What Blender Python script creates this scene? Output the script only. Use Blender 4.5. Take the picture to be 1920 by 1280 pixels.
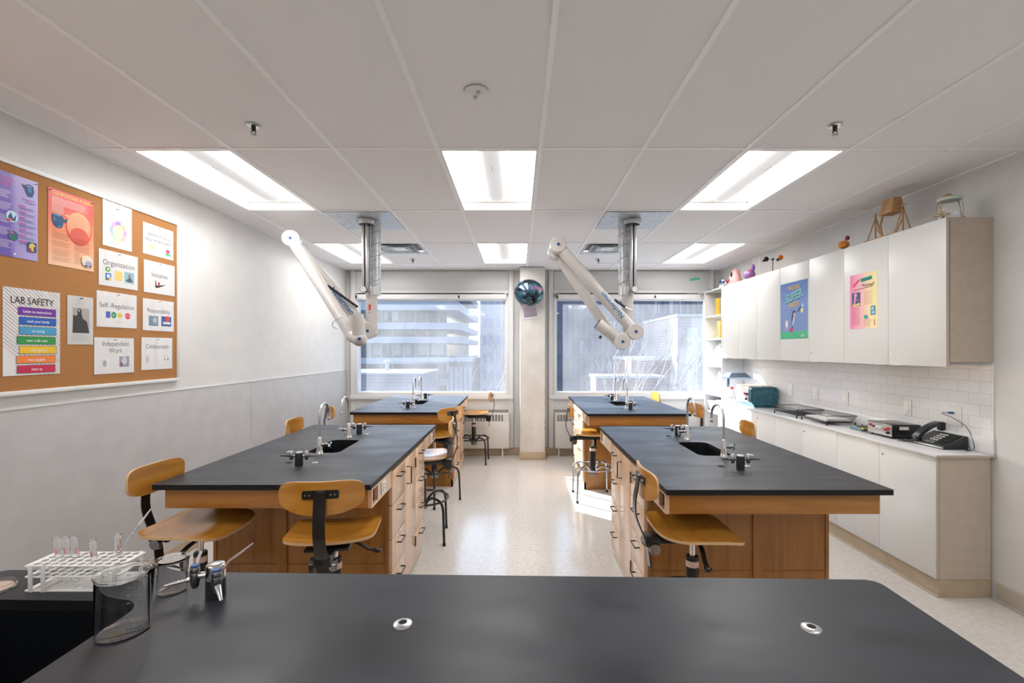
import bpy, bmesh, math, random
from mathutils import Vector, Matrix
random.seed(7)
for _o in list(bpy.data.objects): bpy.data.objects.remove(_o)
scene = bpy.context.scene
COL = scene.collection
PI = math.pi
R = math.radians

# ------------------------------------------------------------------ camera, world, sun, exposure
EYE = 1.578
cam_data = bpy.data.cameras.new('camera')
cam_data.sensor_width = 36.0
cam_data.lens = 16.39
cam_data.shift_x = -11/1920
cam_data.shift_y = 15.4/1920
cam_data.clip_start = 0.02
cam_data.clip_end = 500
cam = bpy.data.objects.new('camera', cam_data)
cam.location = (0, 0, EYE); cam.rotation_euler = (R(90), 0, 0)
COL.objects.link(cam); scene.camera = cam

scene.view_settings.view_transform = 'Standard'
scene.view_settings.look = 'None'
scene.view_settings.gamma = 1
scene.view_settings.exposure = 1.55
scene.view_settings.use_curve_mapping = False

SUN_DIR = Vector((1.16, -1.0, -0.81)).normalized()
world = bpy.data.worlds.new('sky'); scene.world = world; world.use_nodes = True
wn = world.node_tree.nodes; wl = world.node_tree.links; wn.clear()
w_out = wn.new('ShaderNodeOutputWorld'); w_bg = wn.new('ShaderNodeBackground'); w_sky = wn.new('ShaderNodeTexSky')
w_sky.sky_type = 'NISHITA'; w_sky.sun_disc = False
w_sky.sun_elevation = R(27.9); w_sky.sun_rotation = R(-49.2)
w_sky.air_density = 1.3; w_sky.dust_density = 2.0
w_bg.inputs['Strength'].default_value = 0.20
wl.new(w_sky.outputs[0], w_bg.inputs['Color']); wl.new(w_bg.outputs[0], w_out.inputs['Surface'])
sun_d = bpy.data.lights.new('sun', 'SUN'); sun_d.energy = 8.5; sun_d.angle = R(0.6); sun_d.color = (1.0, 0.965, 0.9)
sun = bpy.data.objects.new('sun', sun_d); COL.objects.link(sun)
sun.rotation_euler = SUN_DIR.to_track_quat('-Z', 'Y').to_euler(); sun.location = (-12, 18, 14)
LAMP = 5.0          # radiance of the ceiling light lenses

# ------------------------------------------------------------------ materials
def new_mat(name):
    m = bpy.data.materials.new(name); m.use_nodes = True
    nt = m.node_tree; b = nt.nodes['Principled BSDF']
    return m, nt, b
def N(nt, t, **kw):
    n = nt.nodes.new(t)
    for k, v in kw.items(): setattr(n, k, v)
    return n
_plain = {}
def plain(name, col, rough=0.5, metal=0.0, coat=0.0, spec=0.5, emit=None, strength=1.0, trans=0.0, ior=1.45, alpha=1.0):
    if name in _plain: return _plain[name]
    m, nt, b = new_mat(name)
    b.inputs['Base Color'].default_value = (*col, 1)
    b.inputs['Roughness'].default_value = rough
    b.inputs['Metallic'].default_value = metal
    b.inputs['Coat Weight'].default_value = coat
    b.inputs['Coat Roughness'].default_value = 0.08
    b.inputs['Specular IOR Level'].default_value = spec
    b.inputs['Transmission Weight'].default_value = trans
    b.inputs['IOR'].default_value = ior
    b.inputs['Alpha'].default_value = alpha
    if emit:
        b.inputs['Emission Color'].default_value = (*emit, 1)
        b.inputs['Emission Strength'].default_value = strength
    _plain[name] = m
    return m
def srgb(r, g, b):
    f = lambda c: (c/255/12.92) if c/255 <= 0.04045 else ((c/255+0.055)/1.055)**2.4
    return (f(r), f(g), f(b))
def noisy(name, c1, c2, scale=(5, 5, 5), nscale=4.0, detail=4, rough=(0.4, 0.5), coat=0.0, bump=0.0, bscale=60.0, lo=0.35, hi=0.65, spec=0.5, metal=0.0):
    m, nt, b = new_mat(name); L = nt.links
    tc = N(nt, 'ShaderNodeTexCoord'); mp = N(nt, 'ShaderNodeMapping'); mp.inputs['Scale'].default_value = scale
    L.new(tc.outputs['Object'], mp.inputs['Vector'])
    no = N(nt, 'ShaderNodeTexNoise'); no.inputs['Scale'].default_value = nscale; no.inputs['Detail'].default_value = detail
    L.new(mp.outputs[0], no.inputs['Vector'])
    cr = N(nt, 'ShaderNodeValToRGB'); cr.color_ramp.elements[0].position = lo; cr.color_ramp.elements[1].position = hi
    cr.color_ramp.elements[0].color = (*c1, 1); cr.color_ramp.elements[1].color = (*c2, 1)
    L.new(no.outputs['Fac'], cr.inputs['Fac']); L.new(cr.outputs['Color'], b.inputs['Base Color'])
    mr = N(nt, 'ShaderNodeMapRange'); mr.inputs['From Min'].default_value = 0.3; mr.inputs['From Max'].default_value = 0.7
    mr.inputs['To Min'].default_value = rough[0]; mr.inputs['To Max'].default_value = rough[1]
    L.new(no.outputs['Fac'], mr.inputs['Value']); L.new(mr.outputs[0], b.inputs['Roughness'])
    b.inputs['Coat Weight'].default_value = coat; b.inputs['Coat Roughness'].default_value = 0.12
    b.inputs['Specular IOR Level'].default_value = spec; b.inputs['Metallic'].default_value = metal
    if bump:
        n2 = N(nt, 'ShaderNodeTexNoise'); n2.inputs['Scale'].default_value = bscale; L.new(tc.outputs['Object'], n2.inputs['Vector'])
        bp = N(nt, 'ShaderNodeBump'); bp.inputs['Strength'].default_value = bump; bp.inputs['Distance'].default_value = 0.01
        L.new(n2.outputs['Fac'], bp.inputs['Height']); L.new(bp.outputs[0], b.inputs['Normal'])
    return m

M_wall = noisy('wall_paint', (0.70, 0.695, 0.685), (0.735, 0.73, 0.72), nscale=1.2, rough=(0.45, 0.55), bump=0.02, bscale=300, spec=0.35)
M_wains = noisy('grey_wall_panel', (0.53, 0.525, 0.53), (0.57, 0.565, 0.57), nscale=1.5, rough=(0.28, 0.36), spec=0.5)
M_ceil = noisy('ceiling_tile', (0.87, 0.86, 0.87), (0.91, 0.90, 0.91), nscale=60, rough=(0.8, 0.9), bump=0.05, bscale=120, spec=0.2)
M_tee = plain('white_steel_grid', (0.97, 0.97, 0.97), 0.4)
M_dark_line = plain('shade_and_edge_line', (0.22, 0.2, 0.19), 0.7)  # paints the shading of ceiling tile reveals; also edges the window casings
M_col = noisy('column_paint', (0.70, 0.67, 0.62), (0.78, 0.76, 0.73), nscale=1.0, rough=(0.4, 0.55), spec=0.35)
M_frame = plain('window_frame_paint', (0.76, 0.76, 0.76), 0.4)
M_panel = plain('header_panel_paint', (0.66, 0.665, 0.66), 0.45)
M_blackline = plain('black_gasket', (0.015, 0.015, 0.015), 0.6)
M_tan = noisy('tan_vinyl_base', (0.46, 0.36, 0.25), (0.52, 0.42, 0.30), nscale=2, rough=(0.35, 0.45))
M_base = noisy('beige_vinyl_base', (0.52, 0.47, 0.39), (0.56, 0.51, 0.43), nscale=2, rough=(0.4, 0.5))
M_door = plain('white_laminate', (0.74, 0.735, 0.72), 0.34)
M_carc = noisy('beige_laminate', (0.52, 0.44, 0.35), (0.56, 0.48, 0.39), nscale=3, rough=(0.35, 0.45))
M_edge = plain('laminate_edge', (0.55, 0.48, 0.40), 0.4)
M_counter = noisy('white_speckled_counter', (0.66, 0.65, 0.66), (0.76, 0.75, 0.76), nscale=90, rough=(0.12, 0.2), spec=0.5)
M_chrome = plain('chrome', (0.78, 0.78, 0.78), 0.12, metal=1.0)
M_steel = plain('brushed_steel', (0.62, 0.62, 0.63), 0.3, metal=1.0)
M_dchrome = plain('dark_chrome', (0.30, 0.30, 0.31), 0.2, metal=1.0)
M_black = plain('black_enamel', (0.012, 0.012, 0.013), 0.3, coat=0.3)
M_blackp = plain('black_plastic', (0.018, 0.018, 0.02), 0.42)
M_hole = plain('dark_recess', (0.01, 0.01, 0.01), 0.8)
M_epoxy = noisy('black_epoxy_resin', (0.016, 0.018, 0.024), (0.032, 0.035, 0.045), scale=(1.2, 3.0, 1), nscale=2.4, detail=8, rough=(0.32, 0.50), spec=0.38)
M_epoxy_edge = plain('epoxy_edge', (0.010, 0.010, 0.011), 0.5, spec=0.3)
M_sink = plain('epoxy_sink', (0.006, 0.007, 0.009), 0.35)
M_white = plain('white_plastic', (0.82, 0.82, 0.81), 0.35)
M_arm = plain('white_arm_plastic', (0.60, 0.572, 0.545), 0.34, coat=0.1)
M_blue = plain('blue_plastic', (0.012, 0.07, 0.26), 0.35)
M_bluetxt = plain('blue_lettering', (0.01, 0.18, 0.42), 0.4)
M_red = plain('red_plastic', (0.62, 0.03, 0.03), 0.35)
M_yellow = plain('yellow_plastic', (0.85, 0.55, 0.03), 0.4)
M_green = plain('green_plastic', (0.02, 0.30, 0.18), 0.4)
M_rad = plain('radiator_enamel', (0.74, 0.72, 0.67), 0.4)
M_grey = plain('mid_grey', (0.35, 0.36, 0.38), 0.45)

def wood(name, c1, c2, c3, axis='z', coat=0.25, rough=0.34):
    m, nt, b = new_mat(name); L = nt.links
    tc = N(nt, 'ShaderNodeTexCoord'); mp = N(nt, 'ShaderNodeMapping')
    mp.inputs['Scale'].default_value = {'z': (14, 14, 1.0), 'x': (1.0, 14, 14), 'y': (14, 1.0, 14)}[axis]
    L.new(tc.outputs['Object'], mp.inputs['Vector'])
    no = N(nt, 'ShaderNodeTexNoise'); no.inputs['Scale'].default_value = 2.2; no.inputs['Detail'].default_value = 7; no.inputs['Distortion'].default_value = 0.7
    L.new(mp.outputs[0], no.inputs['Vector'])
    cr = N(nt, 'ShaderNodeValToRGB'); e = cr.color_ramp.elements
    e[0].position = 0.32; e[0].color = (*c1, 1); e[1].position = 0.72; e[1].color = (*c3, 1)
    q = cr.color_ramp.elements.new(0.5); q.color = (*c2, 1)
    L.new(no.outputs['Fac'], cr.inputs['Fac']); L.new(cr.outputs['Color'], b.inputs['Base Color'])
    b.inputs['Roughness'].default_value = rough; b.inputs['Coat Weight'].default_value = coat; b.inputs['Coat Roughness'].default_value = 0.15
    return m
M_wood_x = wood('bench_wood_across', (0.32, 0.125, 0.020), (0.40, 0.165, 0.028), (0.46, 0.21, 0.045), 'x')
M_wood_z = wood('bench_wood_upright', (0.29, 0.11, 0.016), (0.36, 0.145, 0.023), (0.42, 0.18, 0.036), 'z')
M_wood_sheen = wood('bench_wood_window_sheen', (0.60, 0.38, 0.23), (0.68, 0.45, 0.29), (0.74, 0.52, 0.36), 'z', coat=0.4, rough=0.28)  # same wood as the bench, paled to paint in grazing window light
M_stool = wood('stool_plywood', (0.46, 0.19, 0.022), (0.54, 0.235, 0.032), (0.60, 0.28, 0.048), 'x', coat=0.5, rough=0.25)
M_ply = plain('plywood_edge', (0.62, 0.42, 0.22), 0.45)
M_craft = wood('craft_wood', (0.45, 0.24, 0.10), (0.55, 0.31, 0.14), (0.62, 0.38, 0.18), 'z', coat=0.0, rough=0.6)

def mat_glass(name, col=(1, 1, 1), rough=0.0, ior=1.38):
    m = bpy.data.materials.new(name); m.use_nodes = True; nt = m.node_tree; nt.nodes.clear()
    o = N(nt, 'ShaderNodeOutputMaterial'); g = N(nt, 'ShaderNodeBsdfGlass'); g.inputs['IOR'].default_value = ior
    g.inputs['Color'].default_value = (*col, 1); g.inputs['Roughness'].default_value = rough
    nt.links.new(g.outputs[0], o.inputs['Surface']); return m
M_glass = mat_glass('lab_glass', (1, 1, 1))
def facing_mirror(nt, base, gain):
    """mirror amount that grows towards grazing view, the same from both faces"""
    lw = N(nt, 'ShaderNodeLayerWeight'); lw.inputs['Blend'].default_value = 0.5
    pw = N(nt, 'ShaderNodeMath', operation='POWER'); pw.inputs[1].default_value = 5.0
    ml = N(nt, 'ShaderNodeMath', operation='MULTIPLY_ADD'); ml.inputs[1].default_value = gain; ml.inputs[2].default_value = base
    nt.links.new(lw.outputs['Facing'], pw.inputs[0]); nt.links.new(pw.outputs[0], ml.inputs[0]); return ml
def mat_pane(name, dust=0.10, tint=(0.88, 0.93, 1.0)):
    # thin window pane: clear view, fresnel mirror, and a film of dust that scatters light
    m = bpy.data.materials.new(name); m.use_nodes = True; nt = m.node_tree; nt.nodes.clear(); L = nt.links
    o = N(nt, 'ShaderNodeOutputMaterial'); t = N(nt, 'ShaderNodeBsdfTransparent'); t.inputs['Color'].default_value = (*tint, 1)
    g = N(nt, 'ShaderNodeBsdfGlossy'); g.inputs['Roughness'].default_value = 0.02
    fr = facing_mirror(nt, 0.03, 0.8)
    m1 = N(nt, 'ShaderNodeMixShader'); L.new(fr.outputs[0], m1.inputs[0]); L.new(t.outputs[0], m1.inputs[1]); L.new(g.outputs[0], m1.inputs[2])
    tr = N(nt, 'ShaderNodeBsdfTranslucent'); tr.inputs['Color'].default_value = (0.88, 0.92, 1.0, 1)
    tc = N(nt, 'ShaderNodeTexCoord'); mp = N(nt, 'ShaderNodeMapping'); mp.inputs['Scale'].default_value = (1.5, 1, 0.8)
    no = N(nt, 'ShaderNodeTexNoise'); no.inputs['Scale'].default_value = 2.0; no.inputs['Detail'].default_value = 6
    L.new(tc.outputs['Object'], mp.inputs[0]); L.new(mp.outputs[0], no.inputs['Vector'])
    mr = N(nt, 'ShaderNodeMapRange'); mr.inputs['From Min'].default_value = 0.3; mr.inputs['From Max'].default_value = 0.7
    mr.inputs['To Min'].default_value = dust*0.7; mr.inputs['To Max'].default_value = dust*1.3
    L.new(no.outputs['Fac'], mr.inputs['Value'])
    m2 = N(nt, 'ShaderNodeMixShader'); L.new(mr.outputs[0], m2.inputs[0]); L.new(m1.outputs[0], m2.inputs[1]); L.new(tr.outputs[0], m2.inputs[2])
    L.new(m2.outputs[0], o.inputs['Surface']); return m
M_pane = mat_pane('dusty_window_glass', 0.045)
def mat_film(name):
    m = bpy.data.materials.new(name); m.use_nodes = True; nt = m.node_tree; nt.nodes.clear(); L = nt.links
    o = N(nt, 'ShaderNodeOutputMaterial'); t = N(nt, 'ShaderNodeBsdfTransparent'); g = N(nt, 'ShaderNodeBsdfGlossy'); g.inputs['Roughness'].default_value = 0.12
    fr = facing_mirror(nt, 0.05, 0.8)
    m1 = N(nt, 'ShaderNodeMixShader'); L.new(fr.outputs[0], m1.inputs[0]); L.new(t.outputs[0], m1.inputs[1]); L.new(g.outputs[0], m1.inputs[2])
    L.new(m1.outputs[0], o.inputs['Surface']); return m
M_film = mat_film('clear_plastic_sleeve')

def mat_floor():
    m, nt, b = new_mat('vinyl_floor'); L = nt.links
    tc = N(nt, 'ShaderNodeTexCoord')
    no = N(nt, 'ShaderNodeTexNoise'); no.inputs['Scale'].default_value = 35; no.inputs['Detail'].default_value = 6
    L.new(tc.outputs['Object'], no.inputs['Vector'])
    cr = N(nt, 'ShaderNodeValToRGB'); e = cr.color_ramp.elements
    e[0].position = 0.35; e[0].color = (0.63, 0.59, 0.54, 1); e[1].position = 0.65; e[1].color = (0.72, 0.685, 0.64, 1)
    L.new(no.outputs['Fac'], cr.inputs['Fac'])
    br = N(nt, 'ShaderNodeTexBrick'); br.offset = 0; br.inputs['Scale'].default_value = 1.0
    br.inputs['Brick Width'].default_value = 0.61; br.inputs['Row Height'].default_value = 0.61
    br.inputs['Mortar Size'].default_value = 0.0015; br.inputs['Mortar Smooth'].default_value = 0.3
    br.inputs['Color1'].default_value = (1, 1, 1, 1); br.inputs['Color2'].default_value = (0.96, 0.96, 0.97, 1); br.inputs['Mortar'].default_value = (0.82, 0.8, 0.78, 1)
    L.new(tc.outputs['Object'], br.inputs['Vector'])
    mx = N(nt, 'ShaderNodeMixRGB', blend_type='MULTIPLY'); mx.inputs[0].default_value = 1
    L.new(cr.outputs['Color'], mx.inputs[1]); L.new(br.outputs['Color'], mx.inputs[2]); L.new(mx.outputs[0], b.inputs['Base Color'])
    n2 = N(nt, 'ShaderNodeTexNoise'); n2.inputs['Scale'].default_value = 9; n2.inputs['Detail'].default_value = 5; L.new(tc.outputs['Object'], n2.inputs['Vector'])
    bp = N(nt, 'ShaderNodeBump'); bp.inputs['Strength'].default_value = 0.06; bp.inputs['Distance'].default_value = 0.02
    L.new(n2.outputs['Fac'], bp.inputs['Height']); L.new(bp.outputs[0], b.inputs['Normal'])
    b.inputs['Roughness'].default_value = 0.16; b.inputs['Specular IOR Level'].default_value = 0.55
    return m
M_floor = mat_floor()
def mat_tile():
    m, nt, b = new_mat('white_subway_tile'); L = nt.links
    tc = N(nt, 'ShaderNodeTexCoord'); mp = N(nt, 'ShaderNodeMapping')
    sp = N(nt, 'ShaderNodeSeparateXYZ'); cb = N(nt, 'ShaderNodeCombineXYZ')
    L.new(tc.outputs['Object'], sp.inputs[0]); L.new(sp.outputs['Y'], cb.inputs['X']); L.new(sp.outputs['Z'], cb.inputs['Y'])
    br = N(nt, 'ShaderNodeTexBrick'); br.offset = 0.5; br.inputs['Scale'].default_value = 1.0
    br.inputs['Brick Width'].default_value = 0.152; br.inputs['Row Height'].default_value = 0.0762
    br.inputs['Mortar Size'].default_value = 0.0016; br.inputs['Mortar Smooth'].default_value = 0.1
    br.inputs['Color1'].default_value = (0.78, 0.78, 0.80, 1); br.inputs['Color2'].default_value = (0.75, 0.75, 0.78, 1); br.inputs['Mortar'].default_value = (0.58, 0.57, 0.58, 1)
    L.new(cb.outputs[0], br.inputs['Vector']); L.new(br.outputs['Color'], b.inputs['Base Color'])
    bp = N(nt, 'ShaderNodeBump'); bp.inputs['Strength'].default_value = 0.4; bp.inputs['Distance'].default_value = 0.002; bp.invert = True
    L.new(br.outputs['Fac'], bp.inputs['Height']); L.new(bp.outputs[0], b.inputs['Normal'])
    b.inputs['Roughness'].default_value = 0.12
    return m
M_tile = mat_tile()
def mat_cork():
    return noisy('cork', (0.36, 0.16, 0.055), (0.50, 0.24, 0.09), nscale=120, detail=6, rough=(0.8, 0.9), bump=0.15, bscale=200, spec=0.2)
M_cork = mat_cork()
def mat_grad(name, stops, rough=0.4, axis='Z'):
    """printed colour blend along the generated axis"""
    m, nt, b = new_mat(name); L = nt.links
    tc = N(nt, 'ShaderNodeTexCoord'); sp = N(nt, 'ShaderNodeSeparateXYZ'); L.new(tc.outputs['Generated'], sp.inputs[0])
    cr = N(nt, 'ShaderNodeValToRGB'); e = cr.color_ramp.elements
    e[0].position = stops[0][0]; e[0].color = (*stops[0][1], 1); e[1].position = stops[-1][0]; e[1].color = (*stops[-1][1], 1)
    for p, c in stops[1:-1]:
        q = e.new(p); q.color = (*c, 1)
    L.new(sp.outputs[axis], cr.inputs['Fac']); L.new(cr.outputs['Color'], b.inputs['Base Color']); b.inputs['Roughness'].default_value = rough
    return m

# ------------------------------------------------------------------ mesh builder
class MB:
    def __init__(s, *mats):
        s.bm = bmesh.new(); s.mats = list(mats); s.T = Matrix.Identity(4)
    def mi(s, m):
        if m is None: return 0
        if m not in s.mats: s.mats.append(m)
        return s.mats.index(m)
    def _v(s, p): return s.bm.verts.new(s.T @ Vector(p))
    def face(s, pts, m=None):
        f = s.bm.faces.new([s._v(p) for p in pts]); f.material_index = s.mi(m); return f
    def box(s, x0, x1, y0, y1, z0, z1, m=None, bev=0.0, seg=2):
        vs = [s._v((x, y, z)) for x in (x0, x1) for y in (y0, y1) for z in (z0, z1)]
        idx = [(0, 1, 3, 2), (4, 6, 7, 5), (0, 4, 5, 1), (2, 3, 7, 6), (0, 2, 6, 4), (1, 5, 7, 3)]
        k = s.mi(m); fs = []
        for i in idx:
            f = s.bm.faces.new([vs[j] for j in i]); f.material_index = k; fs.append(f)
        if bev > 0:
            es = list({e for f in fs for e in f.edges})
            r = bmesh.ops.bevel(s.bm, geom=es, offset=bev, segments=seg, profile=0.5, affect='EDGES', clamp_overlap=True)
            for f in r['faces']: f.material_index = k
        return s
    def rings(s, rings, m=None, cap0=True, cap1=True, closed=True):
        k = s.mi(m); vr = [[s._v(p) for p in r] for r in rings]
        n = len(vr[0])
        for a, b in zip(vr[:-1], vr[1:]):
            for i in range(n if closed else n-1):
                j = (i+1) % n
                try:
                    f = s.bm.faces.new((a[i], a[j], b[j], b[i])); f.material_index = k
                except ValueError: pass
        if cap0 and n > 2:
            f = s.bm.faces.new(list(reversed(vr[0]))); f.material_index = k
        if cap1 and n > 2:
            f = s.bm.faces.new(vr[-1]); f.material_index = k
        return s
    def tube(s, pts, r, m=None, seg=10, cap=True, closed=False):
        pts = [Vector(p) for p in pts]; n = len(pts)
        rr = r if isinstance(r, (list, tuple)) else [r]*n
        def tan(i):
            if closed: return (pts[(i+1) % n]-pts[i-1]).normalized()
            a = pts[max(i-1, 0)]; b = pts[min(i+1, n-1)]; return (b-a).normalized()
        t = tan(0); up = Vector((0, 0, 1)) if abs(t.z) < 0.9 else Vector((1, 0, 0))
        nrm = t.cross(up).normalized(); out = []
        for i in range(n):
            t2 = tan(i); ax = t.cross(t2)
            if ax.length > 1e-6:
                nrm = Matrix.Rotation(t.angle(t2), 3, ax.normalized()) @ nrm
            t = t2; b = t.cross(nrm).normalized()
            out.append([pts[i] + (nrm*math.cos(a)+b*math.sin(a))*rr[i] for a in [2*PI*q/seg for q in range(seg)]])
        if closed:
            out.append(out[0]); return s.rings(out, m, False, False)
        return s.rings(out, m, cap, cap)
    def cyl(s, p0, p1, r0, r1=None, m=None, seg=20):
        return s.tube([p0, p1], [r0, r0 if r1 is None else r1], m, seg)
    def lathe(s, prof, c=(0, 0, 0), m=None, seg=32, cap0=True, cap1=True, sx=1.0, sy=1.0):
        rs = [[(c[0]+r*math.cos(2*PI*i/seg)*sx, c[1]+r*math.sin(2*PI*i/seg)*sy, c[2]+z) for i in range(seg)] for r, z in prof]
        return s.rings(rs, m, cap0, cap1)
    def ball(s, c, r, m=None, seg=20, rg=12, sc=(1, 1, 1)):
        prof = [(max(r*math.sin(PI*i/rg), 1e-4), -r*math.cos(PI*i/rg)) for i in range(rg+1)]
        rs = [[(c[0]+a*math.cos(2*PI*i/seg)*sc[0], c[1]+a*math.sin(2*PI*i/seg)*sc[1], c[2]+z*sc[2]) for i in range(seg)] for a, z in prof]
        return s.rings(rs, m)
    def strip(s, pts, w, th, wdir=(1, 0, 0), m=None):
        """flat bar of width w along wdir following pts, thickness th"""
        pts = [Vector(p) for p in pts]; wd = Vector(wdir).normalized(); out = []
        for i, p in enumerate(pts):
            t = (pts[min(i+1, len(pts)-1)]-pts[max(i-1, 0)]).normalized(); nn = t.cross(wd).normalized()
            out.append([p+wd*w/2+nn*th/2, p-wd*w/2+nn*th/2, p-wd*w/2-nn*th/2, p+wd*w/2-nn*th/2])
        return s.rings(out, m)
    def add_mesh(s, me, m=None, T=None):
        k = s.mi(m); T = T or Matrix.Identity(4); vs = [s._v(T @ v.co) for v in me.vertices]
        for p in me.polygons:
            try:
                f = s.bm.faces.new([vs[i] for i in p.vertices]); f.material_index = k
            except ValueError: pass
        return s
    def build(s, name, parent=None, smooth=True, angle=35, fix=True):
        if fix: bmesh.ops.recalc_face_normals(s.bm, faces=s.bm.faces[:])
        me = bpy.data.meshes.new(name); s.bm.to_mesh(me); s.bm.free()
        for m in s.mats: me.materials.append(m)
        if smooth:
            me.shade_smooth(); me.set_sharp_from_angle(angle=R(angle))
        o = bpy.data.objects.new(name, me); COL.objects.link(o)
        if parent: o.parent = parent
        return o

def text_mesh(txt, size=1.0, align='LEFT', bold=0.0, xs=1.0):
    cu = bpy.data.curves.new('t', 'FONT'); cu.body = txt; cu.size = size; cu.align_x = align; cu.offset = bold*size; cu.resolution_u = 3
    ob = bpy.data.objects.new('t', cu); me = bpy.data.meshes.new_from_object(ob)
    for v in me.vertices: v.co.x *= xs
    bpy.data.objects.remove(ob); bpy.data.curves.remove(cu)
    return me
def plate_mesh(outer, holes, th):
    """flat plate with holes, top at z=0, bottom at -th"""
    cu = bpy.data.curves.new('p', 'CURVE'); cu.dimensions = '2D'; cu.fill_mode = 'BOTH'; cu.extrude = th/2
    for loop in [outer]+holes:
        sp = cu.splines.new('POLY'); sp.points.add(len(loop)-1); sp.use_cyclic_u = True
        for i, (x, y) in enumerate(loop): sp.points[i].co = (x, y, 0, 1)
    ob = bpy.data.objects.new('p', cu); me = bpy.data.meshes.new_from_object(ob)
    for v in me.vertices: v.co.z -= th/2
    bpy.data.objects.remove(ob); bpy.data.curves.remove(cu)
    return me
def rrect(x0, x1, y0, y1, r, n=5):
    out = []
    for cx, cy, a0 in ((x1-r, y1-r, 0), (x0+r, y1-r, 90), (x0+r, y0+r, 180), (x1-r, y0+r, 270)):
        for i in range(n+1):
            a = R(a0+90*i/n); out.append((cx+r*math.cos(a), cy+r*math.sin(a)))
    return out
def circle(cx, cy, r, n=16): return [(cx+r*math.cos(2*PI*i/n), cy+r*math.sin(2*PI*i/n)) for i in range(n)]
def smooth_path(pts, n=6):
    P = [Vector(p) for p in pts]; P = [2*P[0]-P[1]]+P+[2*P[-1]-P[-2]]; out = []
    for i in range(1, len(P)-2):
        for k in range(n):
            t = k/n; a, b, c, d = P[i-1:i+3]
            out.append(0.5*((2*b)+(c-a)*t+(2*a-5*b+4*c-d)*t*t+(-a+3*b-3*c+d)*t**3))
    out.append(P[-2]); return out

def tag(o, label, cat, group=None):
    o['label'] = label; o['category'] = cat
    if group: o['group'] = group
    return o
def thing(name, label, cat, loc=(0, 0, 0), rz=0.0, group=None):
    o = bpy.data.objects.new(name, None); COL.objects.link(o); o.empty_display_size = 0.05
    o.location = loc; o.rotation_euler = (0, 0, rz)
    return tag(o, label, cat, group)
def struct(o): o['kind'] = 'structure'; return o
def kids(o): return [c for c in bpy.data.objects if c.parent == o]
def copy_tree(o, parent=None):
    c = o.copy(); COL.objects.link(c); c.parent = parent
    for ch in kids(o): copy_tree(ch, c)
    return c
def place_copy(o, label, loc, rz=0.0):
    c = copy_tree(o); c['label'] = label; c.location = loc; c.rotation_euler = (0, 0, rz); return c
# ================================================================== THE ROOM
XL, XR, YF, YN, ZC = -2.57, 3.02, 7.0, -2.6, 2.764
m = MB(M_floor); m.box(XL-0.2, XR+0.2, YN-0.1, YF+0.25, -0.1, 0.0); struct(m.build('floor', smooth=False))
m = MB(M_wall); m.box(XL-0.12, XL, YN, YF+0.2, 0, ZC+0.1); struct(m.build('wall_left', smooth=False))
m = MB(M_wall); m.box(XR, XR+0.12, YN, YF+0.2, 0, ZC+0.1); struct(m.build('wall_right', smooth=False))
m = MB(M_wall); m.box(XL-0.12, XR+0.12, YN-0.12, YN, 0, ZC+0.1); struct(m.build('wall_near', smooth=False))
# window wall with two openings
W1 = (-2.43, -0.14, 0.90, 2.36); W2 = (0.535, 2.86, 0.90, 2.36)
m = MB(M_wall)
for a, b, c, d in ((XL, W1[0], 0, ZC), (W1[1], W2[0], 0, ZC), (W2[1], XR, 0, ZC), (W1[0], W1[1], 0, W1[2]), (W1[0], W1[1], W1[3], ZC),
                   (W2[0], W2[1], 0, W2[2]), (W2[0], W2[1], W2[3], ZC)):
    m.box(a, b, YF, YF+0.16, c, d)
struct(m.build('wall_back', smooth=False))
# grey hard panels over the lower half of the left wall, thin cap, one upright joint
m = MB(M_wains); m.box(XL, XL+0.006, YN, 4.472, 0.10, 1.272); m.box(XL, XL+0.006, 4.478, YF, 0.10, 1.272)
m.box(XL, XL+0.010, YN, YF, 1.272, 1.279, M_frame); struct(m.build('trim_1', smooth=False))
for nm, (a, b, c, d) in {'baseboard_left': (XL, XL+0.012, YN, YF), 'baseboard_right': (XR-0.012, XR, YN, 2.935), 'baseboard_back': (XL, XR-0.37, YF-0.014, YF)}.items():
    m = MB(M_base if nm == 'baseboard_right' else M_tan)
    m.box(a, b, c, d, 0, 0.115, bev=0.004)
    if nm == 'baseboard_right': m.box(a-0.012, b, c, d, 0, 0.012, bev=0.003)
    struct(m.build(nm))
# column with worn paint
m = MB(M_col); m.box(0.03, 0.39, 6.68, 7.0, 0, ZC, bev=0.01); m.box(0.022, 0.398, 6.672, 7.0, 0, 0.115, M_tan, bev=0.004)
struct(m.build('trim_2'))
m = MB(plain('worn_plaster', (0.42, 0.34, 0.27), 0.7))
rnd = random.Random(3)
for k in range(22):
    z = rnd.choice([0.25, 0.5, 0.62, 0.8, 1.0, 0.95, 0.42, 1.12])+rnd.uniform(-.05, .05); x = rnd.choice([0.035, 0.385, 0.384, 0.386, 0.2])+rnd.uniform(-.003, .003)
    w = rnd.uniform(.004, .012); h = rnd.uniform(.01, .035)
    m.face([(x-w/2, 6.6795, z), (x+w*.6, 6.6795, z+h*.2), (x+w/3, 6.6795, z+h), (x-w/3, 6.6795, z+h*.7)])
struct(m.build('trim_3', smooth=False))
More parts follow.
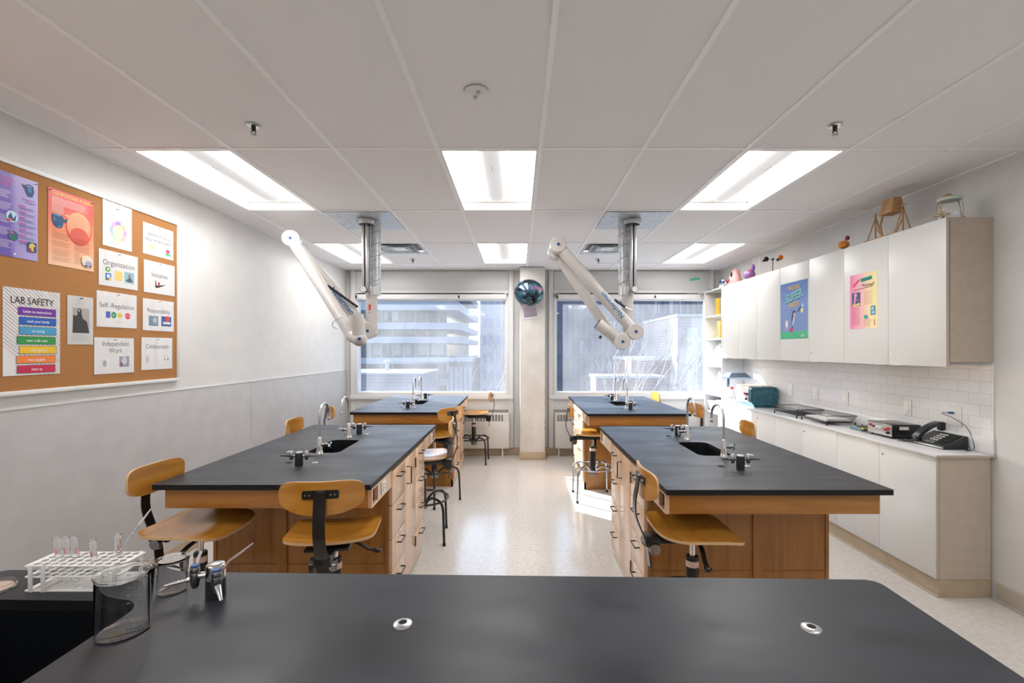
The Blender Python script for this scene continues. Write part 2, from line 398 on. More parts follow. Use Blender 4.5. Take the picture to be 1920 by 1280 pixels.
# window units
def window(name, W, door_x):
    x0, x1, z0, z1 = W
    m = MB(M_frame)
    y0, y1 = 6.955, 7.09
    g0, g1, h0, h1 = x0+0.045, x1-0.045, z0+0.045, z1-0.045
    m.box(x0, g0, y0, y1, z0, z1, bev=.004); m.box(g1, x1, y0, y1, z0, z1, bev=.004)
    m.box(g0, g1, y0, y1, z0, h0, bev=.004); m.box(g0, g1, y0, y1, h1, z1, bev=.004)
    m.box(x0-0.07, x1+0.07, 6.93, 7.0, z0-0.06, z0, bev=.004)            # stool below the pane
    m.box(x0-0.075, x0, 6.965, 7.0, 0.115, ZC, bev=.003); m.box(x1, x1+0.075, 6.965, 7.0, 0.115, ZC, bev=.003)
    m.box(x0-0.08, x0-0.074, 6.96, 7.0, 0.115, ZC, M_dark_line); m.box(x1+0.074, x1+0.08, 6.96, 7.0, 0.115, ZC, M_dark_line)
    m.box(x0, x1, 6.965, 7.0, z0-0.22, z0-0.06, M_panel, bev=.003)
    o = m.build(name); struct(o)
    p = MB(M_pane); p.box(g0-0.005, g1+0.005, 7.035, 7.039, h0-0.005, h1+0.005); p.build('pane', o, smooth=False)
    h = MB(M_panel); h.box(x0+0.005, x1-0.005, 6.958, 7.0, z1+0.10, ZC-0.015, bev=.003)
    h.box(x0-0.0, x1+0.0, 6.95, 7.0, z1+0.055, z1+0.10, M_frame, bev=.003); h.build('header_panel', o)
    return o
window('window_1', W1, 0); window('window_2', W2, 0)
def blind(x0, x1, label):
    t = thing('roller_blind', label, 'roller blind', (x0, 6.93, 2.325), group='rolled-up blinds over the two windows')
    w = x1-x0
    m = MB(M_frame); m.box(0, w, -0.035, 0.02, 0.0, 0.075, bev=.006); m.build('cassette', t)
    m = MB(M_blackline); m.box(0, w*.985, -0.036, 0.018, 0.078, 0.086); m.box(w*.02, w*.9, -0.05, 0.02, 0.084, 0.088); m.build('fascia_gap', t, smooth=False)
    m = MB(M_blackp); m.box(0.0, 0.02, -0.045, -0.03, 0.01, 0.06, bev=.002); m.build('bracket', t); m = MB(M_blackp); m.box(w*.68, w*.69, -0.045, -0.03, 0.015, 0.055, bev=.002); m.build('bracket', t)
blind(-2.40, -0.17, 'white roller blind rolled up above the left window')
blind(0.575, 2.70, 'white roller blind rolled up above the right window')
# ceiling: lay-in tiles in a steel grid, with openings for lights and vents
XS = [XL]+[-2.307+0.61*k for k in range(9)]+[XR]
YS = [YN, -2.12, -0.90, 0.32, 1.54, 2.76, 3.98, 5.20, 6.42, YF]
lights = [(1, 5, 1), (4, 5, 2), (7, 5, 3), (1, 7, 4), (4, 7, 5), (8, 7, 6), (2, 1, 7), (6, 1, 8), (1, 3, 9), (7, 3, 10)]  # last two are unseen, added above the camera to brighten the near ceiling
lset = {(i, j) for i, j, _ in lights}
split = {(2, 6), (6, 6), (2, 7), (6, 7)}
m = MB(M_ceil)
for i in range(len(XS)-1):
    for j in range(len(YS)-1):
        if (i, j) in lset: continue
        y0 = YS[j]
        if (i, j) in split: y0 = YS[j]+0.61
        m.box(XS[i], XS[i+1], y0, YS[j+1], ZC+0.006, ZC+0.03)
for x in XS[1:-1]:
    m.box(x-.012, x+.012, YN, YF, ZC-.001, ZC+.03, M_tee)
for j, y in enumerate(YS[1:-1]):
    m.box(XL, XR, y-.012, y+.012, ZC-.0005, ZC+.0295, M_tee)
    m.box(XL, XR, y+.012, y+.020, ZC+.0025, ZC+.0058, M_dark_line)  # dark strip painted in for the shade beside the tee
for i, j in split:
    m.box(XS[i], XS[i+1], YS[j]+.61-.012, YS[j]+.61+.012, ZC-.0005, ZC+.0295, M_tee)
    m.box(XS[i], XS[i+1], YS[j]+.61+.012, YS[j]+.61+.020, ZC+.0025, ZC+.0058, M_dark_line)  # same painted shade line along the extra tee
m.box(XL, XL+.02, YN, YF, ZC-.001, ZC+.02, M_tee); m.box(XR-.02, XR, YN, YF, ZC-.001, ZC+.02, M_tee); m.box(XL, XR, YF-.02, YF, ZC-.001, ZC+.02, M_tee)
m.box(XL-.12, XR+.12, YN-.1, YF+.2, ZC+.25, ZC+.3)
struct(m.build('ceiling', smooth=False))

# ------------------------------------------------------------------ ceiling lights
M_lens = plain('lit_light_lens', (0.9, 0.9, 0.9), 0.4, emit=(1.0, 0.985, 0.965), strength=LAMP)
M_basket = plain('perforated_light_basket', (0.16, 0.155, 0.155), 0.4, emit=(1.0, 0.97, 0.95), strength=0.20)
M_trof = plain('light_housing_enamel', (0.85, 0.84, 0.83), 0.3)
def troffer():
    t = thing('ceiling_light', 'x', 'ceiling light', group='recessed ceiling lights with a curved centre basket')
    hx, hy = 0.293, 0.598
    m = MB(M_trof)
    m.box(-hx, -hx+.012, -hy, hy, 0, .10); m.box(hx-.012, hx, -hy, hy, 0, .10); m.box(-hx, hx, -hy, -hy+.012, 0, .10); m.box(-hx, hx, hy-.012, hy, 0, .10)
    m.box(-hx, hx, -hy, hy, .10, .115)
    m.box(-hx+.012, hx-.012, hy-.075, hy-.012, .06, .10, bev=.015)
    m.build('housing', t)
    for sx in (-1, 1):
        m = MB(M_lens)
        a = [(sx*x, z) for x, z in ((.275, .03), (.26, .062), (.22, .085), (.15, .09), (.095, .085))]
        m.rings([[(x, -hy+.03, z) for x, z in a], [(x, hy-.08, z) for x, z in a]], None, False, False, closed=False)
        m.build('reflector', t, fix=False)
    m = MB(M_basket); rs = []
    for k in range(15):
        y = -hy+.015 + (2*hy-.08)*k/14; f = 1.0
        e = (k-12)/2 if k > 12 else 0
        f = math.sqrt(max(1-e*e*.93, 0.02)) if k > 12 else 1
        rs.append([(.085*math.cos(a)*f, y, .072 - .055*math.sin(a)*f) for a in [PI*q/12 for q in range(13)]])
    m.rings(rs, None, False, False, closed=False)
    for q in range(3): m.box(-.004, .004, -.25-.01*q*3, -.245-.01*q*3, .015, .018, M_grey)
    m.build('basket', t)
    return t
tr = troffer()
lab = {1: 'recessed light nearest the corkboard wall, in the near row', 2: 'recessed light in the middle of the near row, over the aisle',
       3: 'recessed light nearest the wall cabinets, in the near row', 4: 'recessed light in the far row, behind the left extraction arm',
       5: 'recessed light in the far row, over the column', 6: 'recessed light in the far row, nearest the white wall cabinets',
       7: 'recessed light behind the camera on the left', 8: 'recessed light behind the camera on the right',
       9: 'unseen recessed light added above the camera on the left', 10: 'unseen recessed light added above the camera on the right'}
for k, (i, j, n) in enumerate(lights):
    loc = ((XS[i]+XS[i+1])/2, (YS[j]+YS[j+1])/2, ZC-.001)
    if k == 0: tr.location = loc; tr['label'] = lab[n]
    else: place_copy(tr, lab[n], loc)

# ------------------------------------------------------------------ vents
M_galv = noisy('galvanised_steel', (0.45, 0.49, 0.52), (0.68, 0.72, 0.75), nscale=7, detail=5, rough=(0.3, 0.45), metal=0.6)
def vent(x0, y0, label):
    t = thing('ceiling_vent', label, 'air vent', (x0+.305, y0+.305, ZC), group='square ceiling air vents')
    m = MB(M_galv)
    for a, h in ((.292, .02), (.20, .035), (.12, .02)):
        for sx, sy, ax in ((0, -1, 'y'), (0, 1, 'y'), (-1, 0, 'x'), (1, 0, 'x')):
            if ax == 'y': m.face([(-a, sy*a, 0), (a, sy*a, 0), (a-.05, sy*(a-.05), h), (-a+.05, sy*(a-.05), h)])
            else: m.face([(sx*a, -a, 0), (sx*a, a, 0), (sx*(a-.05), a-.05, h), (sx*(a-.05), -a+.05, h)])
    m.box(-.07, .07, -.07, .07, .0, .01, M_tee)
    m.build('louvre', t, smooth=False)
    m = MB(M_hole); m.box(-.29, .29, -.29, .29, .05, .06, M_grey); m.box(-.16, .16, -.24, -.19, .03, .045); m.build('duct_opening', t, smooth=False)
vent(XS[2], YS[7], 'square louvred ceiling vent behind the left extraction arm')
vent(XS[6], YS[7], 'square louvred ceiling vent behind the right extraction arm')

# ------------------------------------------------------------------ sprinklers, detector
def sprinkler(x, y, label, big=True):
    t = thing('fire_sprinkler', label, 'sprinkler', (x, y, ZC), group='sprinkler heads in the ceiling')
    m = MB(M_chrome); m.lathe([(.034, .002), (.034, -.002), (.026, -.007), (.012, -.006), (.012, .002)]); m.build('escutcheon', t)
    m = MB(M_blackp); m.lathe([(.011, 0), (.011, -.022), (.007, -.026), (.007, -.03)])
    for s_ in (-1, 1): m.tube([(s_*.009, 0, -.024), (s_*.013, 0, -.034), (s_*.004, 0, -.047)], .0022, seg=6)
    m.build('frame_arms', t)
    m = MB(M_dchrome); m.lathe([(.014, -.047), (.016, -.049), (.004, -.05)], seg=12); m.build('deflector', t)
sprinkler(-1.40, 2.47, 'chrome sprinkler head above the front left bench'); sprinkler(1.68, 2.47, 'chrome sprinkler head above the front right bench')
sprinkler(-1.38, 6.13, 'small far sprinkler head near the left window'); sprinkler(1.06, 6.13, 'small far sprinkler head near the right window')
t = thing('ceiling_detector', 'white round ceiling disc with two small bulbs near the middle', 'detector', (-.19, 2.145, ZC))
m = MB(M_white); m.lathe([(.056, 0), (.056, -.006), (.05, -.010), (.002, -.012)], cap1=True); m.build('cover_plate', t)
for dx, dy in ((-.008, .018), (.010, -.020)):
    m = MB(M_steel); m.lathe([(.011, -.010), (.010, -.022), (.006, -.026)], (dx, dy, 0), seg=14); m.build('lens', t)
m = MB(M_white); m.lathe([(.009, -.010), (.008, -.02), (.003, -.023)], (.012, 0, 0), seg=12); m.build('bulb', t)

# ------------------------------------------------------------------ radiators
def radiator(x0, x1, label):
    t = thing('radiator', label, 'radiator', (x0, 6.87, 0), group='low radiators under the windows'); w = x1-x0
    m = MB(M_rad); m.box(0, w, 0, .09, .12, .52, bev=.01)
    m.box(0, w, .078, .09, .52, .625); m.box(0, w, 0, .09, .615, .64, bev=.004)
    m.box(0, .02, 0, .09, .52, .62); m.box(w-.09, w, 0, .09, .52, .62); m.build('cabinet', t)
    n = int((w-.1)/.045); g = MB(M_grey); g.box(.02, w-.09, .02, .03, .52, .615); g.build('core', t, smooth=False)
    g = MB(M_rad)
    for k in range(n): g.box(.02+k*.045, .02+k*.045+.014, -.001, .006, .515, .62)
    g.build('grille', t, smooth=False)
    for fx in (.06, w-.1):
        f = MB(M_rad); f.cyl((fx, .045, 0), (fx, .045, .13), .012, m=M_rad); f.lathe([(.025, 0), (.025, .006), (.012, .01)], (fx, .045, 0)); f.build('foot', t)
radiator(-1.9, -.128, 'beige radiator below the left window, behind the back left bench')
radiator(.547, 2.35, 'beige radiator below the right window, behind the back right bench')

# ------------------------------------------------------------------ green tape, balloon, photo on the column
m = MB(plain('green_tape', (0.10, 0.55, 0.33), 0.5)); m.face([(2.56, 6.955, 2.60), (2.72, 6.955, 2.625), (2.70, 6.955, 2.66), (2.57, 6.955, 2.64)])
tag(m.build('tape_strip', smooth=False), 'strip of green tape stuck on the panel above the right window', 'tape')
def mat_galaxy():
    m, nt, b = new_mat('galaxy_foil'); L = nt.links; tc = N(nt, 'ShaderNodeTexCoord')
    no = N(nt, 'ShaderNodeTexNoise'); no.inputs['Scale'].default_value = 9; no.inputs['Detail'].default_value = 8; L.new(tc.outputs['Object'], no.inputs['Vector'])
    cr = N(nt, 'ShaderNodeValToRGB'); e = cr.color_ramp.elements; e[0].position = .38; e[0].color = (.004, .006, .012, 1); e[1].position = .75; e[1].color = (.75, .45, .55, 1)
    for p, c in ((.48, (.01, .05, .08, 1)), (.55, (.03, .16, .20, 1)), (.60, (.30, .12, .26, 1))):
        q = e.new(p); q.color = c
    L.new(no.outputs['Fac'], cr.inputs['Fac']); L.new(cr.outputs['Color'], b.inputs['Base Color'])
    b.inputs['Roughness'].default_value = .14; b.inputs['Metallic'].default_value = .35; b.inputs['Coat Weight'].default_value = .6
    return m
t = thing('foil_balloon', 'round dark galaxy-print foil balloon hanging against the column', 'balloon', (.155, 6.53, 2.375))
m = MB(mat_galaxy()); m.ball((0, 0, 0), .203, seg=40, rg=24, sc=(1.02, .62, .93)); m.build('envelope', t)
m = MB(M_grey); m.tube([(0, 0, .185), (0, 0, ZC-2.375)], .0012, seg=5); m.build('string', t)
t = thing('photo_print', 'tilted photo print of pale sky taped below the balloon', 'photo', (.19, 6.677, 2.12)); t.rotation_euler = (0, R(-8), 0)
m = MB(M_white); m.box(-.13, .13, -.0016, .0, -.10, .10)
m.box(-.11, .08, -.0024, -.0016, -.07, .075, mat_grad('dusk_print', [(0.1, srgb(150, 140, 165)), (.5, srgb(190, 180, 195)), (1, srgb(215, 200, 205))]))
m.build('print', t, smooth=False)
# ================================================================== LAB BENCHES
BH = 0.91
def handle_drawer(m, x, y0, y1, z, s):      # bow handle, lying; sticks out along s*x
    m.tube([(x, y0, z), (x+s*.028, y0, z), (x+s*.028, y1, z), (x, y1, z)], .0042, seg=8)
def bench(where, cx, y0, side, near_handle):
    """cx: centre, y0: near edge of the top, side: +1 when the aisle lies on +x"""
    ln, hw = 1.845, .5425
    t = thing('lab_bench', 'x', 'lab bench', (cx, y0, 0), group='wooden lab benches with black tops')
    s = side
    sink_loop = rrect(-.105, .105, .715, 1.150, .05, 6)
    m = MB(M_epoxy)
    m.add_mesh(plate_mesh(rrect(-hw, hw, 0, ln, .006, 3), [sink_loop], .026), None, Matrix.Translation((0, 0, BH)))
    m.bm.normal_update(); ke = m.mi(M_epoxy_edge)
    for f in m.bm.faces:
        if f.normal.z < .5: f.material_index = ke
    m.build('worktop', t, smooth=False)
    m = MB(M_sink)
    lo = [(x, y, BH-.026) for x, y in sink_loop]; l2 = [(x*.95, .9325+(y-.9325)*.97, BH-.20) for x, y in sink_loop]; l3 = [(x*.5, .9325+(y-.9325)*.5, BH-.215) for x, y in sink_loop]
    m.rings([lo, l2, l3], None, False, True)
    m.build('sink', t, angle=50)
    # apron
    z0, z1, ix = .784, BH-.026, .022
    ax0, ax1 = sorted((s*(hw-.022), -s*(hw-.045)))
    m = MB(M_wood_x); m.box(ax0, ax1, .03, .05, z0, z1, bev=.0015); m.build('front_apron', t)
    m = MB(M_wood_x); m.box(ax0, ax1, ln-.05, ln-.03, z0, z1, bev=.0015); m.build('rear_apron', t)
    for q in (-1, 1):
        xo = q*(hw-.004); xi = q*(hw-.022)
        if q == s:
            for (y1_, y2_, y3_, y4_) in ((.03, .045, .135, .39), (ln-.03, ln-.045, ln-.135, 1.34)):
                m = MB(M_wood_sheen); a, b = sorted((xo, xi))
                m.box(a, b, *sorted((y1_, y2_)), z0, z1); m.box(a, b, *sorted((y3_, y4_)), z0, z1)
                m.box(a, b, *sorted((y2_, y3_)), z0, z0+.012); m.box(a, b, *sorted((y2_, y3_)), z1-.012, z1)
                m.build('side_apron', t, smooth=False)
                m = MB(plain('cubby_wood', (0.30, 0.19, 0.12), .6)); c, d = sorted((q*(hw-.022), q*(hw-.16))); ya_, yb_ = sorted((y2_, y3_))
                for bx_ in ((c, d, ya_, yb_, z0+.004, z0+.010), (c, d, ya_-.004, ya_, z0+.004, z1-.004), (c, d, yb_, yb_+.004, z0+.004, z1-.004)): m.box(*bx_)
                e_ = q*(hw-.16); m.box(*sorted((e_, e_-q*.004)), ya_, yb_, z0+.004, z1-.004); m.box(c, d, ya_, yb_, z1-.010, z1-.004)
                m.build('cubby', t, smooth=False)
            for yy in (.19, ln-.26):
                o = MB(M_white); a, b = sorted((xo, xo+q*.005)); o.box(a, b, yy, yy+.075, z0+.016, z1-.016, bev=.002)
                a, b = sorted((xo+q*.005, xo+q*.009)); o.box(a, b, yy+.02, yy+.055, z0+.026, z1-.026, bev=.001)
                c0, c1 = sorted((xo+q*.009, xo+q*.0095))
                for zz in (.825, .845): o.box(c0, c1, yy+.03, yy+.045, zz, zz+.008, M_grey)
                o.build('power_outlet', t)
        else:
            m = MB(M_wood_x); a, b = sorted((q*(hw-.046), q*(hw-.064))); m.box(a, b, .05, ln-.05, z0, z1); m.build('side_apron', t, smooth=False)
    # pedestal carcass
    ya, yb = .40, 1.33
    m = MB(M_wood_z)
    xa, xb = sorted((s*(hw-.022), -s*(hw-.045)))
    m.box(xa+.01, xb-.01, ya+.006, yb-.006, .0, .66)
    m.box(xa+.01, xb-.01, ya+.006, ya+.03, .66, z1); m.box(xa+.01, xb-.01, yb-.03, yb-.006, .66, z1); m.box(xa+.01, xa+.03, ya+.03, yb-.03, .66, z1); m.box(xb-.03, xb-.01, ya+.03, yb-.03, .66, z1)
    st = -s*.10
    m.box(st-.03, st+.03, ya-.006, ya+.006, .0, z0); m.box(xa, xa+.018, ya, ya+.016, 0, z0); m.box(xb-.018, xb, ya, ya+.016, 0, z0)
    m.box(st-.03, st+.03, yb-.006, yb+.006, .0, z0)
    m.box(xa+.02, xb-.02, ya-.0, ya+.008, .33, .333, M_wood_x)
    m.build('carcass', t, smooth=False)
    # aisle face: drawers, door, drawers
    zs = [.085, .285, .475, .672, .872]
    mods = [(ya, ya+.31, 'd'), (ya+.31, ya+.62, 'c'), (ya+.62, yb, 'd')]
    fx0, fx1 = s*(hw-.022), s*(hw-.002)
    a, b = sorted((fx0, fx1))
    for (c0, c1, kind) in mods:
        if kind == 'd':
            for k in range(4):
                d = MB(M_wood_sheen); d.box(a, b, c0+.002, c1-.002, zs[k]+.0025, zs[k+1]-.0025, bev=.0012)
                o = d.build('drawer', t)
                h = MB(M_black); zc = zs[k+1]-.055; ym = (c0+c1)/2; handle_drawer(h, fx1, ym-.05, ym+.05, zc, s); h.build('handle', o)
                l = MB(M_dchrome); yl = ym+.02; l.cyl((fx1, yl, zs[k+1]-.022), (fx1+s*.002, yl, zs[k+1]-.022), .005, seg=10); l.build('lock', o)
        else:
            d = MB(M_wood_sheen); d.box(a, b, c0+.002, c1-.002, zs[0]+.0025, zs[4]-.0025, bev=.0012); o = d.build('door', t)
            yh = c0+.05 if near_handle else c1-.05; yg = c1-.004 if near_handle else c0+.004
            h = MB(M_black); h.tube([(fx1, yh, .70), (fx1+s*.03, yh, .70), (fx1+s*.03, yh, .81), (fx1, yh, .81)], .0045, seg=8); h.build('handle', o)
            for zz in (.18, .74):
                g = MB(M_black); aa, bb = sorted((fx1, fx1+s*.006)); g.box(aa, bb, yg-.009, yg+.009, zz, zz+.07, bev=.002); g.build('hinge', o)
    m = MB(M_base); a, b = sorted((s*(hw-.04), s*(hw-.022))); m.box(a, b, ya, yb, 0, .083); m.build('toe_kick', t, smooth=False)
    # rod sockets
    for yy in (.455, 1.39):
        for dx, mt, nm in ((-.085, M_hole, 'black'), (.07, M_chrome, 'chrome')):
            p = MB(mt); p.lathe([(.018, BH-.001), (.018, BH+.0018), (.014, BH+.003), (.006, BH+.003)], (dx, yy, 0), seg=20)
            if dx > 0: p.lathe([(.006, BH+.0032), (.001, BH+.0033)], (dx, yy, 0), M_hole, seg=12)
            p.build('rod_socket', t)
    t['label'] = where
    return t
BEN = {'FL': (-1.27, 2.305, 1, True), 'BL': (-1.27, 4.975, 1, True), 'FR': (1.252, 2.222, -1, False), 'BR': (1.27, 4.86, -1, False)}
WH = {'FL': 'lab bench with a black top, in front on the left beside the grey wall panels', 'BL': 'lab bench with a black top, far left under the left window',
      'FR': 'lab bench with a black top, in front on the right beside the white base cabinets', 'BR': 'lab bench with a black top, far right under the right window'}
for k, v in BEN.items(): bench(WH[k], *v)

# ------------------------------------------------------------------ faucets and gas taps
def faucet():
    t = thing('faucet', 'x', 'faucet', group='chrome gooseneck faucets on the benches')
    m = MB(M_chrome); m.lathe([(.024, 0), (.024, .006), (.021, .012), (.019, .03), (.0125, .10), (.011, .108), (.008, .112)], seg=28); m.build('body', t)
    m = MB(M_steel); c = .0735
    pts = [(0, 0, .105), (0, 0, .18), (0, 0, .243)]+[(0, c-c*math.cos(a), .243+c*math.sin(a)) for a in [PI*q/14 for q in range(1, 14)]]+[(0, 2*c, .243), (0, 2*c, .215)]
    m.tube(pts, .0078, seg=12); m.lathe([(.0085, .196), (.0095, .198), (.009, .217), (.007, .22)], (0, 2*c, 0), seg=14); m.build('spout', t)
    m = MB(M_dchrome); m.cyl((.014, 0, .062), (.05, 0, .062), .0085, .0075, seg=14); m.ball((.04, 0, .062), .0125, seg=14, rg=8)
    m.cyl((.05, 0, .062), (.066, 0, .062), .006, seg=10); o = m.build('valve', t)
    m = MB(M_chrome)
    for a in (R(20), R(110)): m.tube([(.066, .026*math.cos(a), .062+.026*math.sin(a)), (.066, -.026*math.cos(a), .062-.026*math.sin(a))], .0042, seg=8)
    m.cyl((.066, 0, .062), (.071, 0, .062), .008, .007, m=M_green, seg=12); m.build('cross_handle', o)
    return t
def gas_tap():
    t = thing('gas_tap', 'x', 'gas tap', group='twin gas taps on the benches')
    m = MB(M_blackp); m.lathe([(.0225, 0), (.0225, .068), (.021, .071)], seg=28, cap1=True); m.lathe([(.020, .071), (.019, .076), (.002, .0775)], m=M_steel, seg=28); m.build('turret', t)
    for s in (-1, 1):
        m = MB(M_dchrome); m.cyl((s*.018, 0, .052), (s*.04, 0, .052), .0065, seg=12)
        m.lathe([(.006, .030), (.0095, .036), (.0105, .055), (.009, .064), (.006, .068)], (s*.044, 0, 0), seg=14); o = m.build('valve', t)
        m = MB(M_black); m.tube([(s*.05, 0, .052), (s*.06, 0, .052), (s*.064, 0, .052), (s*.107, 0, .052)], [.005, .0055, .0045, .0025], seg=10)
        for q in range(6): m.cyl((s*(.066+q*.006), 0, .052), (s*(.070+q*.006), 0, .052), .0048-.0004*q, .0035-.0003*q, seg=10)
        m.build('hose_nozzle', o)
        m = MB(M_white); m.tube([(s*.044, 0, .068), (s*.044, 0, .073), (s*.040, .004, .077), (s*.062, -.02, .079)], [.006, .006, .006, .0035], seg=8); m.build('lever', o)
    return t
F0 = faucet(); G0 = gas_tap(); first = {'f': True, 'g': True}
def put(src, key, label, loc, rz):
    if first[key]:
        first[key] = False; src['label'] = label; src.location = loc; src.rotation_euler = (0, 0, rz)
    else: place_copy(src, label, loc, rz)
NAMES = {'FL': 'front left bench', 'BL': 'far left bench', 'FR': 'front right bench', 'BR': 'far right bench'}
for k, (cx, y0, s, nh) in BEN.items():
    # near faucet spout points away from the camera; its valve on +x (left benches) or -x (right: mirrored copy built turned)
    put(F0, 'f', 'gooseneck faucet at the near end of the sink, %s' % NAMES[k], (cx+(.0 if s > 0 else .03), y0+.68, BH), 0 if s > 0 else R(6))
    put(F0, 'f', 'gooseneck faucet at the far end of the sink, %s' % NAMES[k], (cx-(.015 if s > 0 else -.005), y0+1.235, BH), R(180))
    put(G0, 'g', 'twin gas tap nearest the camera on the %s' % NAMES[k], (cx, y0+.40, BH), 0)
    put(G0, 'g', 'twin gas tap past the sink on the %s' % NAMES[k], (cx, y0+1.43, BH), 0)

# ------------------------------------------------------------------ stools
def sheet(m, fu, a, b, th, nu=16, nv=14, mt=None, edge=None, k=4.0):
    """rounded plywood sheet; fu(x,y)->(pos, normal) """
    def P(u, v):
        q = max(abs(u), abs(v))
        if q < 1e-6: return 0.0, 0.0
        c = ((abs(u)/q)**k+(abs(v)/q)**k)**(-1/k); return a*u*c, b*v*c
    top, bot = [], []
    for i in range(nu+1):
        rt, rb = [], []
        for j in range(nv+1):
            x, y = P(-1+2*i/nu, -1+2*j/nv); p, n = fu(x, y); rt.append(m._v(p+n*th/2)); rb.append(m._v(p-n*th/2))
        top.append(rt); bot.append(rb)
    ka = m.mi(mt); ke = m.mi(edge)
    for i in range(nu):
        for j in range(nv):
            f = m.bm.faces.new((top[i][j], top[i+1][j], top[i+1][j+1], top[i][j+1])); f.material_index = ka
            f = m.bm.faces.new((bot[i][j+1], bot[i+1][j+1], bot[i+1][j], bot[i][j])); f.material_index = ka
    bd = [(i, 0) for i in range(nu)]+[(nu, j) for j in range(nv)]+[(i, nv) for i in range(nu, 0, -1)]+[(0, j) for j in range(nv, 0, -1)]
    for q in range(len(bd)):
        (i, j), (i2, j2) = bd[q], bd[(q+1) % len(bd)]
        f = m.bm.faces.new((top[i][j], bot[i][j], bot[i2][j2], top[i2][j2])); f.material_index = ke
def stool(metal, ring_h=.335):
    t = thing('lab_stool', 'x', 'stool', group='plywood lab stools on tubular bases')
    m = MB(M_stool)
    def seat(x, y):
        z = .683 - .030*max(0, (y-.06)/.16)**2*.8 + .020*max(0, (-y-.06)/.16)**2 + .012*(abs(x)/.2)**2 - .010*math.exp(-((x/.12)**2+((y+.04)/.12)**2))
        return Vector((x, y, z)), Vector((0, .15 if y > .1 else 0, 1)).normalized()
    sheet(m, seat, .208, .200, .013, 20, 20, M_stool, M_ply, k=4.5); m.build('seat', t, angle=50)
    m = MB(M_stool)
    def back(x, z):
        yy = -.255 + .55*x*x*1.6
        zz = .937 + z*(1+(.30*math.cos(PI*x/.36) if z < 0 else .0)) - (.012*(1-(x/.18)**2)*(z/.07) if z > 0 else .0)
        return Vector((x, yy, zz)), Vector((-.0-2*.88*x, 1, .0)).normalized()
    sheet(m, back, .182, .070, .012, 24, 12, M_stool, M_ply, k=3.4); m.build('backrest', t, angle=50)
    m = MB(M_black)
    m.add_mesh(plate_mesh(rrect(-.078, .078, -.019, .019, .008, 4), [], .003), None, Matrix.Translation((0, -.2635, .94)) @ Matrix.Rotation(R(90), 4, 'X'))
    for x in (-.062, -.045, .045, .062): m.cyl((x, -.2655, .94), (x, -.269, .94), .0035, m=M_steel, seg=8)
    m.box(-.015, .015, -.272, -.262, .925, .955, M_steel)
    m.build('back_plate', t)
    pts = smooth_path([(0, -.272, .955), (0, -.277, .90), (0, -.288, .83), (0, -.286, .76), (0, -.262, .69), (0, -.235, .63), (0, -.222, .57), (0, -.215, .50)], 5)
    m = MB(M_black); m.strip(pts, .052, .006); m.build('back_bar', t, angle=60)
    m = MB(M_black); m.box(-.04, .04, -.245, -.17, .605, .66, bev=.01); m.cyl((-.055, -.21, .61), (-.035, -.21, .61), .034, .034, seg=20); m.build('bar_clamp', t)
    m = MB(M_dchrome); m.cyl((.035, -.20, .60), (.052, -.20, .60), .030, .026, seg=20); m.build('clamp_knob', t)
    m = MB(M_black); m.box(-.10, .10, -.17, .12, .648, .662, bev=.004); m.box(-.035, .035, -.19, .09, .62, .650, bev=.006); m.build('seat_bracket', t)
    m = MB(M_black); m.strip(smooth_path([(.03, .02, .63), (.10, .01, .615), (.16, 0, .585), (.205, -.005, .575)], 4), .022, .007, (0, 1, 0)); m.lathe([(.018, .570), (.018, .581), (.012, .583)], (.205, -.005, 0), seg=16)
    o = m.build('height_lever', t); m = MB(M_steel); m.lathe([(.010, .583), (.010, .5855), (.002, .5857)], (.205, -.005, 0), seg=14); m.build('button', o)
    m = MB(M_black); m.lathe([(.031, .27), (.031, .545), (.028, .550), (.016, .552)], seg=24); m.build('column', t)
    m = MB(plain('paper_label', (0.72, 0.52, 0.42), .5)); m.lathe([(.0316, .50), (.0316, .53)], seg=24, cap0=False, cap1=False); m.build('sticker', t)
    m = MB(M_chrome); m.cyl((0, 0, .545), (0, 0, .64), .014, seg=16); m.build('gas_lift', t)
    m = MB(M_dchrome); m.lathe([(.03, .245), (.036, .25), (.036, .30), (.03, .305)], seg=18)
    for q in range(12):
        a = 2*PI*q/12; m.cyl((.036*math.cos(a), .036*math.sin(a), .248), (.036*math.cos(a), .036*math.sin(a), .30), .005, seg=6)
    m.build('hub', t)
    m = MB(metal); m.tube([(.213*math.cos(2*PI*q/40), .213*math.sin(2*PI*q/40), ring_h) for q in range(40)], .0085, seg=8, closed=True); m.build('foot_ring', t)
    for q in range(4):
        a = R(45+90*q); ca, sa = math.cos(a), math.sin(a)
        pr = smooth_path([(r*ca, r*sa, z) for r, z in ((.032, .285), (.07, .325), (.12, .352), (.18, .352), (.228, .335), (.252, .29), (.258, .22), (.262, .12), (.266, .018))], 4)
        m = MB(metal); m.tube(pr, .0105, seg=10); o = m.build('leg', t)
        m = MB(M_blackp); m.lathe([(.013, 0), (.014, .02), (.0115, .024)], (.266*ca, .266*sa, 0), seg=12); m.build('rubber_foot', o)
    return t
S_black = stool(M_black); S_chrome = stool(plain('worn_chrome_tube', (0.42, 0.42, 0.43), .22, metal=1.0))
usedS = {}
def put_stool(src, x, y, face, label):
    """face: heading of the sitter in degrees, 90 = away from the camera"""
    rz = R(face-90)
    if src.name not in usedS: usedS[src.name] = 1; src['label'] = label; src.location = (x, y, 0); src.rotation_euler = (0, 0, rz)
    else: place_copy(src, label, (x, y, 0), rz)
put_stool(S_black, -.905, 2.31, 98, 'plywood stool with its back to the camera, at the front left bench')
put_stool(S_black, -1.62, 2.38, -2, 'plywood stool at the left corner of the front left bench, near the wall')
put_stool(S_black, .872, 2.33, 0, 'plywood stool seen side-on at the near left corner of the front right bench')
